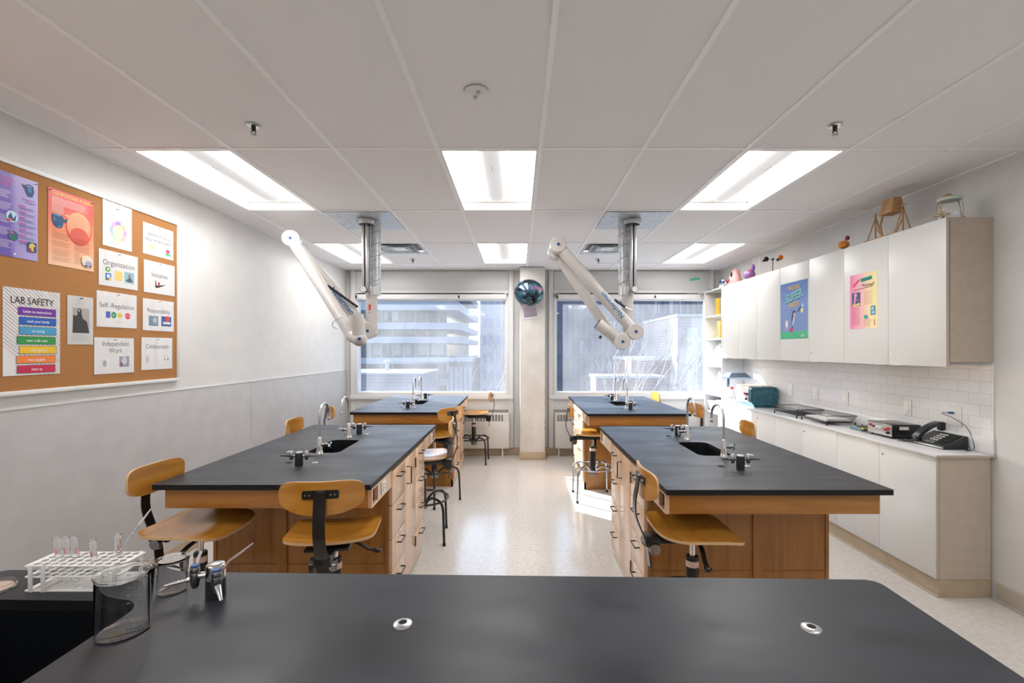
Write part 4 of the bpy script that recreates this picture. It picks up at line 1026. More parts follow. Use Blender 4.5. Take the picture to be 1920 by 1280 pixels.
def fume_arm(name_label, loc, x, y, ddx, j1, j2, s1, s2a, j3, s3, noz, axv, flip, label_t0):
    t = thing('extraction_arm', name_label, 'extraction arm', loc, group='white fume extraction arms hung from the ceiling')
    L = Vector(loc); f = lambda p: Vector(p)-L
    arm_mount(t, x-loc[0], y-loc[1], ddx)
    j1, j2, s1, s2a, j3, s3, noz = map(f, (j1, j2, s1, s2a, j3, s3, noz)); axv = Vector(axv).normalized()
    bx, by = x-loc[0]+ddx*.6, y-loc[1]+.06
    m = MB(M_arm); m.tube([(bx, by, 2.09), (bx, by, j1.z+.03), (bx*.5+j1.x*.5, by, j1.z-.01), (j1.x, by*.5+j1.y*.5, j1.z)], [.052, .052, .052, .05], seg=28); m.build('drop_tube', t)
    m = MB(M_arm); m.tube([j1, s1], .049, seg=28); disc_joint(m, j1, axv, .072, .055); disc_joint(m, s1, axv, .072, .052)
    u = (s1-j1).normalized(); q = j1+u*.16; m.tube([q-u*.004, q+u*.004], .0505, seg=28); o = m.build('upper_tube', t, angle=40)
    m = MB(M_bluetxt); Ln = (s1-j1).length
    if flip: wrap_text(m, 'Nederman', .068, j1+u*.17, u, -axv, .0503, None, xs=.98)
    else: wrap_text(m, 'Nederman', .068, j1+u*.475, -u, -axv, .0503, None, xs=.98)
    m.build('lettering', o, smooth=False)
    m = MB(M_arm); m.tube([s2a, j3], .046, seg=28); disc_joint(m, s2a, axv, .070, .05); m.build('lower_tube', t, angle=40)
    m = MB(M_arm); v = (noz-s3).normalized(); m.tube([s3, s3+v*.09, s3+v*.1, noz], [.050, .050, .053, .052], seg=28, cap=False); m.tube([noz, noz-v*.03], [.047, .045], M_hole, seg=28)
    if flip: disc_joint(m, s3, axv, .070, .055)
    else: m.ball(s3, .056, seg=28, rg=18); m.tube([j3, s3], [.050, .054], seg=28); m.ball(j3, .048, seg=28, rg=18)
    m.build('nozzle', t, angle=40)
    m = MB(M_blue)
    for p in ((j1, s1, s3) if flip else (j1, s2a, s3)): m.cyl(p-axv*.052, p-axv*.062, .013, .012, seg=18)
    m.build('joint_cap', t)
    p = j1+u*.62*Ln*(.66 if not flip else .62); a = p+Vector((.02, -.02, .05)) if not flip else j1+u*.33*Ln+Vector((.05, .0, .03))
    return t, u, j1, by, bx
t, u, j1, by, bx = fume_arm('extraction arm on the left, folded towards the wall in front of the left window', (-1.392, 4.285, 0), -1.376, 4.22, .055,
    (-1.34, 4.16, 1.745), (-1.99, 4.10, 2.545), (-1.985, 4.10, 2.54), (-1.935, 3.985, 2.52), (-1.285, 3.62, 1.685), (-1.215, 3.58, 1.660), (-1.240, 3.58, 1.845), (-.28, .96, 0), False, 0)
m = MB(M_blackp); m.tube([(-1.637+1.392, 4.00-4.285, 2.13), (-1.415+1.392, 4.12-4.285, 1.955)], .011, seg=10); m.build('gas_spring', t)
m = MB(M_steel); m.cyl((-1.66+1.392, 4.02-4.285, 2.15), (-1.637+1.392, 4.00-4.285, 2.13), .006, seg=8); m.tube([(-.245+.43, -.77, 1.87+.0), (-.245+.43, -.80, 1.87)], .004, seg=6); m.build('spring_pin', t)
# red arrow sticker and dot on the drop tube
m = MB(M_red); ry = by-.0535
m.face([(bx-.016, ry, 1.975), (bx+.016, ry, 1.975), (bx, ry-.001, 1.995)]); m.box(bx-.009, bx+.009, ry-.0005, ry+.0005, 1.935, 1.976); m.build('arrow_sticker', t, smooth=False)
m = MB(M_green); m.cyl((bx, ry+.001, 1.915), (bx, ry-.003, 1.915), .006, seg=12); m.build('screw_cap', t)
m = MB(M_steel); m.tube(smooth_path([(.03, -.66, 1.83), (-.02, -.70, 1.80), (-.05, -.66, 1.76), (-.01, -.66, 1.74)], 5), .003, seg=6); m.build('handle_wire', t)
t, u, j1, by, bx = fume_arm('extraction arm on the right, folded towards the column in front of the right window', (1.048, 4.285, 0), 1.040, 4.22, -.055,
    (1.036, 4.14, 1.738), (0.355, 4.14, 2.504), (0.355, 4.14, 2.504), (.345, 4.27, 2.47), (.90, 4.27, 1.66), (.92, 4.14, 1.650), (.708, 4.14, 1.812), (0, 1, 0), True, 0)
m = MB(M_blackp); m.tube([(1150.6/206-971/206-1.048, 4.20-4.285, 2.03), (1170/206-971/206-1.048, 4.20-4.285, 1.96)], .011, seg=10); m.build('gas_spring', t)
m = MB(M_steel); m.tube([(1168/206-971/206-1.048, 4.20-4.285, 1.965), (1183/206-971/206-1.048, 4.20-4.285, 1.93)], .006, seg=8); m.cyl((.79-1.048, 4.10-4.285, 1.83), (.79-1.048, 4.0-4.285, 1.835), .004, seg=6); m.build('spring_pin', t)
m = MB(M_blackp); m.cyl((.74-1.048, 4.14-4.285, 1.70), (.725-1.048, 4.14-4.285, 1.68), .012, seg=10); m.build('hand_screw', t)

# ================================================================== PRINTED SHEETS
class Sheet:
    """flat printed sheet; u runs along the text, v runs down, both in metres from the top left corner"""
    def __init__(s, name, label, cat, o, udir, ndir, w, h, base, th=.0012, parent=None, group=None, tilt=0.0):
        s.O = Vector(o); s.U = Vector(udir); s.Nn = Vector(ndir); s.V = Vector((0, 0, -1))
        if tilt:
            q = Matrix.Rotation(tilt, 3, s.Nn); s.U = q @ s.U; s.V = q @ s.V
        s.w, s.h = w, h; s.name = name; s.label = label; s.cat = cat; s.group = group
        s.m = MB(base); s.lay = 0; s.th = th
        P = s.P
        a = [P(0, 0, -th), P(w, 0, -th), P(w, h, -th), P(0, h, -th)]; b = [P(0, 0, 0), P(w, 0, 0), P(w, h, 0), P(0, h, 0)]
        s.m.rings([a, b])
    def P(s, u, v, n): return s.U*u+s.V*v+s.Nn*n
    def poly(s, pts, mt):
        s.lay += 1; n = .00025+.00004*s.lay; s.m.face([s.P(u, v, n) for u, v in pts], mt); return s
    def rect(s, u0, v0, u1, v1, mt, outline=None):
        if outline: s.rect(u0-.0015, v0-.0015, u1+.0015, v1+.0015, outline)
        return s.poly([(u0, v0), (u1, v0), (u1, v1), (u0, v1)], mt)
    def ell(s, cu, cv, ru, rv, mt, n=24, a0=0): return s.poly([(cu+ru*math.cos(2*PI*i/n), cv+rv*math.sin(2*PI*i/n)) for i in range(n)], mt)
    def line(s, u0, v0, u1, v1, w, mt):
        d = Vector((u1-u0, v1-v0)).normalized(); q = Vector((-d.y, d.x))*w/2
        return s.poly([(u0+q.x, v0+q.y), (u1+q.x, v1+q.y), (u1-q.x, v1-q.y), (u0-q.x, v0-q.y)], mt)
    def text(s, txt, u, v, size, mt, align='LEFT', xs=1.0, bold=0.0, rot=0.0):
        s.lay += 1; n = .00025+.00004*s.lay
        me = text_mesh(txt, size, align, bold, xs); T = Matrix.Identity(4)
        for i in range(3): T[i][0] = s.U[i]; T[i][1] = -s.V[i]; T[i][2] = s.Nn[i]; T[i][3] = s.P(u, v, n)[i]
        s.m.add_mesh(me, mt, T @ Matrix.Rotation(rot, 4, 'Z')); bpy.data.meshes.remove(me); return s
    def lines(s, u0, v0, u1, v1, n, mt, rnd, th=.0011):
        for k in range(n):
            v = v0+(v1-v0)*k/max(n-1, 1); s.rect(u0, v, u0+(u1-u0)*rnd.uniform(.78, 1.0), v+th, mt)
        return s
    def done(s, pins=(), sleeve=False, seed=1):
        o = s.m.build(s.name, None, smooth=False, fix=False); o.location = s.O; tag(o, s.label, s.cat, s.group)
        for (u, v, mt) in pins:
            m = MB(mt); c = s.P(u, v, 0); m.tube([c, c+s.Nn*.004, c+s.Nn*.009, c+s.Nn*.012], [.003, .0022, .0022, .0042], seg=10); m.build('push_pin', o)
        if sleeve:
            m = MB(M_film); nu, nv = 26, 14; g = []
            rn = random.Random(seed); ph = [rn.uniform(0, 6.3) for _ in range(4)]
            for i in range(nu+1):
                row = []
                for j in range(nv+1):
                    u = -.006+(s.w+.012)*i/nu; v = -.004+(s.h+.010)*j/nv
                    e = min(i, nu-i, 3)/3*min(j+1, nv-j+1, 3)/3
                    n = .003+.004*e*(1+.7*math.sin(9*i/nu*2+ph[0]+.6*math.sin(j/nv*4+ph[1]))+.3*math.sin(23*i/nu+ph[2]))
                    row.append(m._v(s.P(u, v, n)))
                g.append(row)
            for i in range(nu):
                for j in range(nv): m.bm.faces.new((g[i][j], g[i][j+1], g[i+1][j+1], g[i+1][j]))
            m.build('plastic_sleeve', o, fix=False, angle=180)
        return o
M_paper = plain('white_paper', (.80, .79, .79), .55)
M_ink = plain('black_ink', (.03, .03, .035), .6)
M_inkg = plain('grey_ink', (.10, .095, .10), .6)
def ink(r, g, b, rough=.5): return plain('ink_%d_%d_%d' % (r, g, b), srgb(r, g, b), rough)

# ------------------------------------------------------------------ cork board
BX = XL+.028
t = thing('cork_board', 'long cork notice board in a white frame on the left wall', 'notice board', (XL, 1.08, 1.345))
bl, bh = 2.425, 1.185
m = MB(M_cork); m.box(.001, .022, .02, bl-.02, .02, bh-.02); m.build('cork_panel', t, smooth=False)
m = MB(plain('white_aluminium', (.78, .78, .77), .3)); f = .024
for a, b, c, d in ((0, bl, 0, f), (0, bl, bh-f, bh)): m.box(.0, .030, a, b, c, d, bev=.003)
m.box(.0, .030, 0, f, f, bh-f, bev=.003); m.box(0, .030, bl-f, bl, f, bh-f, bev=.003); m.build('frame', t)
BU, BN = (0, 1, 0), (1, 0, 0)
PX = XL+.0245
def board(name, label, y, ztop, w, h, base, cat='poster', tilt=0.0, group=None): return Sheet(name, label, cat, (PX, y, ztop), BU, BN, w, h, base, group=group, tilt=tilt)
rn = random.Random(12)
# purple composting poster (runs out of the frame)
G_pur = mat_grad('purple_print', [(0, srgb(92, 74, 165)), (.5, srgb(110, 88, 180)), (.62, srgb(165, 150, 210)), (1, srgb(180, 170, 222))], .35, 'Y')
s = board('poster', 'purple poster about composting, top left of the cork board', 2.20, 2.463, .272, .418, G_pur)
W_ = ink(225, 222, 240); PK = ink(225, 60, 160); TE = ink(20, 75, 120); DK = ink(50, 45, 90)
s.text('WHAT TO', .02, .045, .028, PK, bold=.01); s.text('COMPOST', .02, .07, .026, PK)
for k in range(5): s.lines(.015, .09+.062*k, .15, .125+.062*k, 7, W_, rn, .0016)
s.ell(.145, .215, .028, .028, ink(190, 215, 235)); s.poly([(.125, .22), (.14, .195), (.15, .225), (.165, .20), (.16, .235), (.135, .236)], TE); s.ell(.135, .232, .012, .006, ink(215, 80, 60))
s.ell(.15, .31, .024, .026, ink(50, 95, 130)); s.ell(.143, .295, .007, .007, ink(220, 70, 120)); s.poly([(.14, .332), (.148, .30), (.165, .325)], ink(30, 120, 80))
s.poly([(.205, .035), (.225, .025), (.248, .032), (.252, .06), (.243, .088), (.222, .09), (.210, .07), (.205, .055)], TE); s.poly([(.195, .03), (.2, .04), (.207, .05), (.2, .05), (.193, .04)], DK); s.ell(.23, .055, .010, .013, ink(60, 120, 175)); s.ell(.226, .036, .014, .003, ink(130, 185, 215))
s.text('What', .193, .115, .013, DK); s.text('NOT', .219, .115, .013, PK); s.text('to', .245, .115, .012, DK); s.text('Compost?', .205, .128, .013, DK)
for k in range(7):
    v = .145+.030*k; s.rect(.178, v, .21, v+.004, PK); s.lines(.178, v+.009, .262, v+.020, 4, DK, rn, .0009)
s.rect(.218, .325, .262, .375, TE); s.ell(.241, .35, .017, .021, ink(225, 190, 90)); s.poly([(.228, .352), (.236, .358), (.236, .373), (.224, .373)], ink(180, 60, 40)); s.ell(.252, .355, .005, .012, DK)
s.ell(.155, .402, .006, .006, W_); s.done([(.262, .012, M_green)])
# orange composting poster
G_or = mat_grad('orange_print', [(0, srgb(245, 200, 165)), (.45, srgb(238, 150, 110)), (.8, srgb(228, 85, 75)), (1, srgb(222, 70, 70))], .35)
s = board('poster', 'orange poster headed COMPOSTING IS EASY with a large round balloon', 2.526, 2.462, .272, .418, G_or)
s.text('COMPOSTING IS EASY!', .020, .030, .0255, ink(250, 225, 120), xs=.93, bold=.012)
C1 = ink(250, 215, 205); s.lines(.018, .042, .255, .082, 9, C1, rn, .0018); s.lines(.018, .088, .10, .125, 8, C1, rn, .0018)
s.m.T = Matrix.Identity(4)
bal = [(.178+.078*math.cos(a), .183+.098*math.sin(a)) for a in [2*PI*i/36 for i in range(36)]]
s.poly(bal, mat_grad('orange_print2', [(0, srgb(225, 75, 70)), (1, srgb(225, 75, 70))])); s.ell(.178, .175, .074, .085, ink(240, 160, 120)); s.ell(.178, .155, .066, .062, ink(238, 178, 135)); s.ell(.180, .225, .056, .045, ink(228, 100, 85))
s.poly([(.088, .128), (.12, .118), (.115, .14)], ink(238, 178, 135))
s.lines(.115, .12, .24, .235, 22, ink(205, 105, 80), rn, .0008)
s.poly([(.02, .14), (.04, .133), (.075, .137), (.085, .15), (.082, .19), (.072, .208), (.045, .21), (.028, .195), (.02, .17)], TE); s.poly([(.083, .155), (.098, .152), (.103, .145), (.108, .155), (.10, .170), (.083, .172)], TE)
s.ell(.05, .139, .022, .004, ink(110, 165, 195)); s.line(.031, .155, .034, .175, .002, ink(160, 210, 235)); s.line(.05, .202, .07, .2, .002, ink(160, 210, 235))
OR2 = ink(150, 75, 45)
for (a, b, c, d, n) in ((.02, .22, .13, .225, 1), (.02, .235, .13, .27, 8), (.02, .285, .13, .31, 6), (.02, .325, .13, .327, 1), (.02, .333, .13, .36, 6), (.02, .372, .13, .39, 4), (.145, .245, .25, .275, 7), (.145, .285, .25, .32, 8), (.145, .33, .18, .39, 12)): s.lines(a, b, c, d, n, OR2, rn, .0009)
s.ell(.225, .365, .035, .035, ink(225, 215, 200)); s.ell(.235, .378, .022, .018, ink(170, 160, 195)); s.ell(.20, .345, .010, .008, ink(235, 225, 150)); s.ell(.218, .392, .010, .006, ink(60, 95, 75)); s.ell(.245, .392, .008, .006, ink(60, 95, 75))
s.done([(.008, .012, plain('maroon_pin', (.25, .01, .03), .3)), (.258, .012, M_blackp)])
# lab safety poster
s = board('poster', 'white LAB SAFETY poster with seven coloured bars, bottom left of the cork board', 2.304, 1.892, .288, .446, M_paper)
cl = [ink(205, 130, 90), ink(120, 60, 90), ink(60, 60, 100), ink(80, 130, 140), ink(190, 160, 90), ink(190, 100, 110), ink(40, 45, 70)]
def clip(p, q, w, h):
    x0, y0 = p; dx, dy = q[0]-p[0], q[1]-p[1]; t0, t1 = 0, 1
    for pp, qq in ((-dx, x0), (dx, w-x0), (-dy, y0), (dy, h-y0)):
        if pp == 0:
            if qq < 0: return None
        else:
            r_ = qq/pp
            if pp < 0: t0 = max(t0, r_)
            else: t1 = min(t1, r_)
    if t0 >= t1: return None
    return (x0+t0*dx, y0+t0*dy), (x0+t1*dx, y0+t1*dy)
for k in range(32):
    c0 = clip((-.35+.022*k, 0), (.25+.022*k, .50), .288, .446)
    if c0: s.line(c0[0][0], c0[0][1], c0[1][0], c0[1][1], .0018, cl[k % 7])
s.lay += 1
s.text('LAB SAFETY', .032, .078, .052, M_ink, xs=.80, bold=-.002)
bars = [('Listen to instructions', (112, 48, 160), .070, .262, .100), ('wash your hands', (38, 95, 185), .075, .264, .150), ('no eating', (70, 160, 200), .075, .264, .200), ('wear a lab coat', (50, 150, 70), .065, .260, .250),
        ('wear gloves', (240, 195, 50), .076, .264, .300), ('wear goggles', (240, 135, 60), .062, .258, .350), ('clean up', (200, 35, 80), .065, .258, .400)]
for tx, c, a, b, v in bars:
    s.rect(a, v-.004, b, v+.034, ink(*c), M_ink); s.text(tx, (a+b)/2, v+.022, .019, M_paper, 'CENTER', xs=.9, bold=.012)
s.done()
# old portrait
s = board('photo_page', 'narrow grey page with a dark seated portrait photo, right of the LAB SAFETY poster', 2.634, 1.888, .16, .280, ink(205, 203, 200), cat='page')
s.rect(.03, .068, .135, .213, ink(170, 165, 160)); D1 = ink(60, 58, 58); s.poly([(.03, .213), (.035, .11), (.055, .115), (.065, .095), (.085, .10), (.095, .13), (.12, .145), (.135, .213)], D1); s.ell(.073, .09, .014, .020, D1); s.ell(.071, .083, .005, .007, ink(190, 185, 180)); s.lines(.045, .045, .115, .055, 2, ink(150, 150, 150), rn); s.lines(.02, .225, .14, .26, 6, ink(150, 150, 150), rn, .001)
s.done([(.08, .012, M_blackp)])
def letter(label, y, z, w, h, sleeve, seed, tilt=0.0): 
    return board('notice_sheet', label, y, z, w, h, M_paper, cat='notice', tilt=tilt, group='white notices on the cork board')
s = letter('white sheet with a pastel circle and HOW IS YOUR GROWTH style heading, in the top row', 2.858, 2.502, .216, .28, True, 1)
s.label = 'upright white sheet with a faint pastel circle, right of the orange poster'
s.text('What I can', .105, .085, .018, ink(190, 180, 195), 'CENTER'); s.text('CONTROL', .105, .108, .024, ink(195, 185, 200), 'CENTER')
for k, c in enumerate(((200, 160, 215), (240, 190, 190), (240, 220, 170), (190, 225, 200), (170, 205, 235), (215, 175, 225), (170, 150, 215), (240, 200, 160))):
    a = 2*PI*k/8; s.ell(.112+.042*math.cos(a), .175+.045*math.sin(a), .022, .023, ink(*c))
s.ell(.112, .175, .040, .043, ink(245, 232, 190)); s.lines(.085, .15, .14, .20, 7, ink(190, 170, 160), rn, .001); s.lines(.04, .25, .18, .256, 2, ink(170, 170, 175), rn, .001)
s.done([(.10, .035, M_grey)], True, 1)
s = letter('white notice reading LEARNING SKILLS AND WORK HABITS, top right corner of the cork board', 3.165, 2.449, .279, .214, True, 2)
s.text('LEARNING SKILLS', .145, .080, .029, M_ink, 'CENTER', xs=.92); s.text('AND WORK HABITS', .145, .118, .029, M_ink, 'CENTER', xs=.92)
s.ell(.08, .155, .028, .018, ink(200, 215, 160)); s.rect(.13, .14, .165, .18, ink(225, 215, 215)); s.rect(.20, .14, .26, .19, ink(170, 200, 225)); s.ell(.225, .16, .018, .014, ink(215, 70, 110)); s.poly([(.2, .19), (.215, .172), (.26, .185), (.26, .19)], ink(90, 180, 80)); s.done([(.14, .012, M_grey)], False)
s = letter('white notice reading Organization with small icons', 2.832, 2.196, .290, .222, True, 3)
s.text('Organization', .145, .092, .048, M_inkg, 'CENTER', xs=.95); s.ell(.062, .118, .018, .016, ink(70, 165, 60)); s.ell(.064, .117, .009, .007, M_paper); s.rect(.045, .142, .085, .185, ink(45, 110, 200)); s.rect(.055, .150, .076, .170, ink(225, 235, 245)); s.ell(.078, .176, .009, .009, ink(245, 190, 60)); s.rect(.045, .172, .062, .188, ink(50, 140, 70))
s.rect(.115, .118, .168, .178, ink(245, 215, 120)); s.rect(.185, .113, .258, .185, ink(140, 190, 205)); s.poly([(.19, .17), (.215, .155), (.225, .13), (.235, .155), (.255, .172), (.22, .178)], ink(90, 100, 105)); s.ell(.222, .137, .007, .012, ink(190, 90, 90)); s.done([(.14, .014, M_grey)], True, 3)
s = letter('white notice reading Initiative with a tiny running figure', 3.173, 2.195, .284, .222, True, 4)
s.text('Initiative', .14, .108, .046, M_inkg, 'CENTER', xs=.95); s.poly([(.10, .13), (.105, .128), (.112, .165), (.20, .15), (.12, .182), (.10, .18)], M_ink); s.poly([(.125, .14), (.14, .138), (.145, .175), (.135, .155), (.125, .178)], M_red); s.done([(.14, .014, M_grey)], True, 4)
s = letter('white notice reading Self-Regulation with a row of coloured icons', 2.817, 1.938, .296, .219, True, 5)
s.text('Self -Regulation', .148, .098, .043, M_inkg, 'CENTER', xs=.97); s.rect(.063, .122, .095, .162, ink(45, 90, 180)); s.ell(.12, .142, .020, .020, ink(40, 140, 75)); s.poly([(.165, .120), (.187, .142), (.165, .164), (.143, .142)], ink(240, 215, 60)); s.poly([(.224+.021*math.cos(R(22.5+45*q)), .142+.021*math.sin(R(22.5+45*q))) for q in range(8)], ink(225, 50, 90))
s.text('GO', .12, .147, .013, M_paper, 'CENTER'); s.text('SLOW', .165, .146, .009, M_ink, 'CENTER'); s.text('STOP', .224, .146, .011, M_paper, 'CENTER'); s.text('***** ', .155, .180, .014, ink(220, 190, 60), 'CENTER'); s.rect(.12, .186, .185, .1872, M_inkg); s.done([(.15, .012, M_grey)], True, 5)
s = letter('glossy notice reading Responsibility with two small pictures', 3.164, 1.929, .284, .218, True, 6)
s.text('Responsibility', .142, .092, .042, M_inkg, 'CENTER', xs=.9); s.rect(.05, .115, .135, .185, ink(110, 140, 155)); s.ell(.105, .145, .018, .022, ink(180, 190, 195)); s.rect(.165, .112, .258, .182, ink(45, 75, 145)); s.ell(.222, .128, .022, .02, ink(215, 60, 80)); s.rect(.18, .15, .25, .168, ink(220, 225, 235)); s.done([(.14, .012, M_grey)], True, 6)
s = letter('glossy notice reading Independent Work, in the bottom row', 2.802, 1.653, .288, .224, True, 7)
s.text('Independent', .15, .052, .043, M_inkg, 'CENTER', xs=.92); s.text('Work', .15, .095, .043, M_inkg, 'CENTER', xs=.92); s.rect(.175, .118, .25, .185, ink(150, 150, 165)); s.ell(.215, .145, .02, .025, ink(205, 205, 215)); s.ell(.19, .17, .012, .014, ink(150, 80, 100)); s.ell(.07, .16, .014, .020, ink(170, 170, 175)); s.done([(.14, .012, M_grey)], True, 7)
s = letter('glossy notice reading Collaboration, bottom right corner of the cork board', 3.153, 1.662, .280, .222, True, 8)
s.text('Collaboration', .14, .075, .042, M_inkg, 'CENTER', xs=.9); s.ell(.05, .15, .016, .024, ink(200, 195, 205)); 
for dx in (0, .03): s.line(.20+dx, .125, .21+dx, .15, .002, M_inkg); s.ell(.208+dx, .155, .005, .006, M_ink)
s.done([(.14, .012, M_grey)], True, 8)

# ------------------------------------------------------------------ posters on the wall cabinet doors
DU, DN = (0, -1, 0), (-1, 0, 0)
G_b = mat_grad('blue_print', [(0, srgb(60, 175, 125)), (.12, srgb(70, 185, 135)), (.14, srgb(120, 145, 195)), (.6, srgb(125, 150, 205)), (1, srgb(85, 120, 185))], .4)
s = Sheet('poster', 'blue poster reading PRACTICE SUPER SAFETY on a wall cabinet door', 'poster', (UX-.0015, 4.825, 2.247), DU, DN, .455, .562, G_b)
YL = ink(245, 195, 40); s.text('PRACTICE', .235, .075, .052, ink(60, 60, 40), 'CENTER', xs=.8, bold=.02); s.text('PRACTICE', .232, .073, .052, YL, 'CENTER', xs=.8, bold=.012)
s.text('SUPER', .245, .185, .115, ink(25, 40, 45), 'CENTER', xs=.85, bold=.03, rot=R(10)); s.text('SUPER', .240, .178, .115, ink(150, 225, 205), 'CENTER', xs=.85, bold=.02, rot=R(10)); s.text('SUPER', .240, .178, .115, ink(110, 190, 190), 'CENTER', xs=.85, bold=-.015, rot=R(10))
s.text('SAFETY', .235, .248, .062, ink(60, 60, 40), 'CENTER', xs=.85, bold=.02); s.text('SAFETY', .232, .246, .062, YL, 'CENTER', xs=.85, bold=.012)
s.poly([(.20, .44), (.19, .36), (.215, .30), (.245, .285), (.27, .31), (.25, .36), (.225, .42), (.21, .47)], ink(75, 80, 110)); s.poly([(.205, .415), (.225, .345), (.255, .33), (.24, .385), (.215, .44)], ink(215, 220, 235)); s.ell(.235, .305, .03, .022, ink(70, 60, 65)); s.ell(.245, .322, .018, .018, ink(215, 190, 185))
s.ell(.19, .475, .028, .022, ink(210, 50, 110)); s.ell(.11, .42, .03, .055, ink(200, 160, 185)); s.ell(.115, .41, .018, .035, ink(235, 230, 240)); s.line(.30, .30, .345, .255, .018, ink(50, 65, 100)); s.ell(.365, .29, .020, .026, ink(235, 230, 140)); s.ell(.375, .245, .015, .018, ink(175, 205, 235))
s.rect(.0, .27, .455, .272, ink(95, 120, 175)); s.rect(.226, 0, .228, .562, ink(105, 130, 180)); s.text('LAB', .37, .545, .035, M_paper, 'CENTER'); s.done()
G_p = mat_grad('pink_print', [(0, srgb(248, 235, 175)), (.28, srgb(248, 225, 175)), (.55, srgb(245, 190, 190)), (1, srgb(238, 125, 180))], .4, 'Y')
s = Sheet('poster', 'pink and yellow poster about worms on the wall cabinet nearest the camera', 'poster', (UX-.0015, 3.815, 2.18), DU, DN, .290, .435, G_p)
s.poly([(.115, .040), (.235, .030), (.24, .058), (.12, .070)], ink(30, 160, 150)); s.text('Worms!', .178, .060, .030, M_ink, 'CENTER', bold=.015); s.text('Worms!!', .195, .108, .036, ink(60, 60, 30), 'CENTER', bold=.02)
s.line(.035, .095, .105, .045, .016, ink(215, 70, 80)); s.line(.045, .125, .24, .112, .005, ink(140, 40, 60))
s.rect(.022, .145, .115, .255, ink(45, 90, 140)); s.line(.05, .24, .06, .17, .018, ink(240, 150, 165)); s.ell(.062, .166, .017, .016, ink(240, 150, 165)); s.ell(.085, .205, .016, .014, ink(170, 90, 170)); s.ell(.06, .245, .036, .010, ink(220, 190, 130)); s.ell(.095, .24, .017, .012, ink(225, 205, 120))
PI_ = ink(190, 90, 120); s.lines(.15, .145, .25, .25, 18, ink(205, 150, 140), rn, .001); s.lines(.022, .268, .12, .27, 1, PI_, rn, .003); s.lines(.022, .28, .12, .335, 10, PI_, rn, .001); s.lines(.022, .345, .12, .347, 1, PI_, rn, .003); s.lines(.022, .355, .12, .405, 10, PI_, rn, .001)
s.rect(.225, .265, .272, .335, ink(80, 150, 175)); s.ell(.245, .285, .014, .012, ink(170, 210, 225)); s.ell(.25, .315, .014, .012, ink(170, 210, 225)); s.ell(.175, .345, .022, .016, ink(60, 165, 160)); s.lines(.15, .365, .235, .42, 10, PI_, rn, .001); s.line(.262, .37, .265, .415, .006, ink(215, 90, 80)); s.done()
# ================================================================== DEMONSTRATION BENCH IN THE FOREGROUND
t = thing('demonstration_bench', 'large black topped bench across the foreground with a sink at its left end', 'lab bench', (-.25, 1.385, 0), R(-1.35))
def loc2(px, py):       # world floor point -> bench local
    v = Matrix.Rotation(R(1.35), 3, 'Z') @ Vector((px+.25, py-1.385, 0)); return v.x, v.y
bl0, bl1, bw = -1.32, 1.290, .95
sk = rrect(-1.24, -.735, -.62, -.165, .05, 6)
m = MB(M_epoxy); m.add_mesh(plate_mesh(rrect(bl0, bl1, -bw, 0, .035, 5), [sk], .026), None, Matrix.Translation((0, 0, BH)))
m.bm.normal_update(); ke = m.mi(M_epoxy_edge)
for f in m.bm.faces:
    if f.normal.z < .5: f.material_index = ke
m.build('worktop', t, smooth=False)
m = MB(M_sink); lo = [(x, y, BH-.0265) for x, y in sk]; l2 = [(x, y, BH-.26) for x, y in sk]; m.rings([lo, l2], None, False, True); m.build('sink', t, angle=50)
m = MB(M_wood_x); m.box(bl0+.05, bl1-.05, -.06, -.03, .784, BH-.026); m.box(bl0+.05, bl1-.05, -bw+.03, -bw+.06, .784, BH-.026); m.box(bl0+.03, bl0+.05, -bw+.03, -.03, .784, BH-.026); m.box(bl1-.05, bl1-.03, -bw+.03, -.03, .784, BH-.026); m.build('apron', t, smooth=False)
m = MB(M_wood_z); m.box(bl0+.08, -.66, -bw+.10, -.10, 0, .62); m.box(.70, bl1-.08, -bw+.10, -.10, 0, .784); m.build('carcass', t, smooth=False)
for px, py in ((-.28, 1.135), (.703, 1.117)):
    lx, ly = loc2(px, py)
    m = MB(M_steel); m.lathe([(.0235, BH), (.0225, BH+.0025), (.017, BH+.005), (.010, BH+.0055)], (lx, ly, 0), seg=32, cap0=False, cap1=False); m.build('rod_socket', t)
    m = MB(M_hole); m.lathe([(.0105, BH+.0052), (.0105, BH+.0045)], (lx, ly, 0), seg=20); m.build('socket_hole', t)

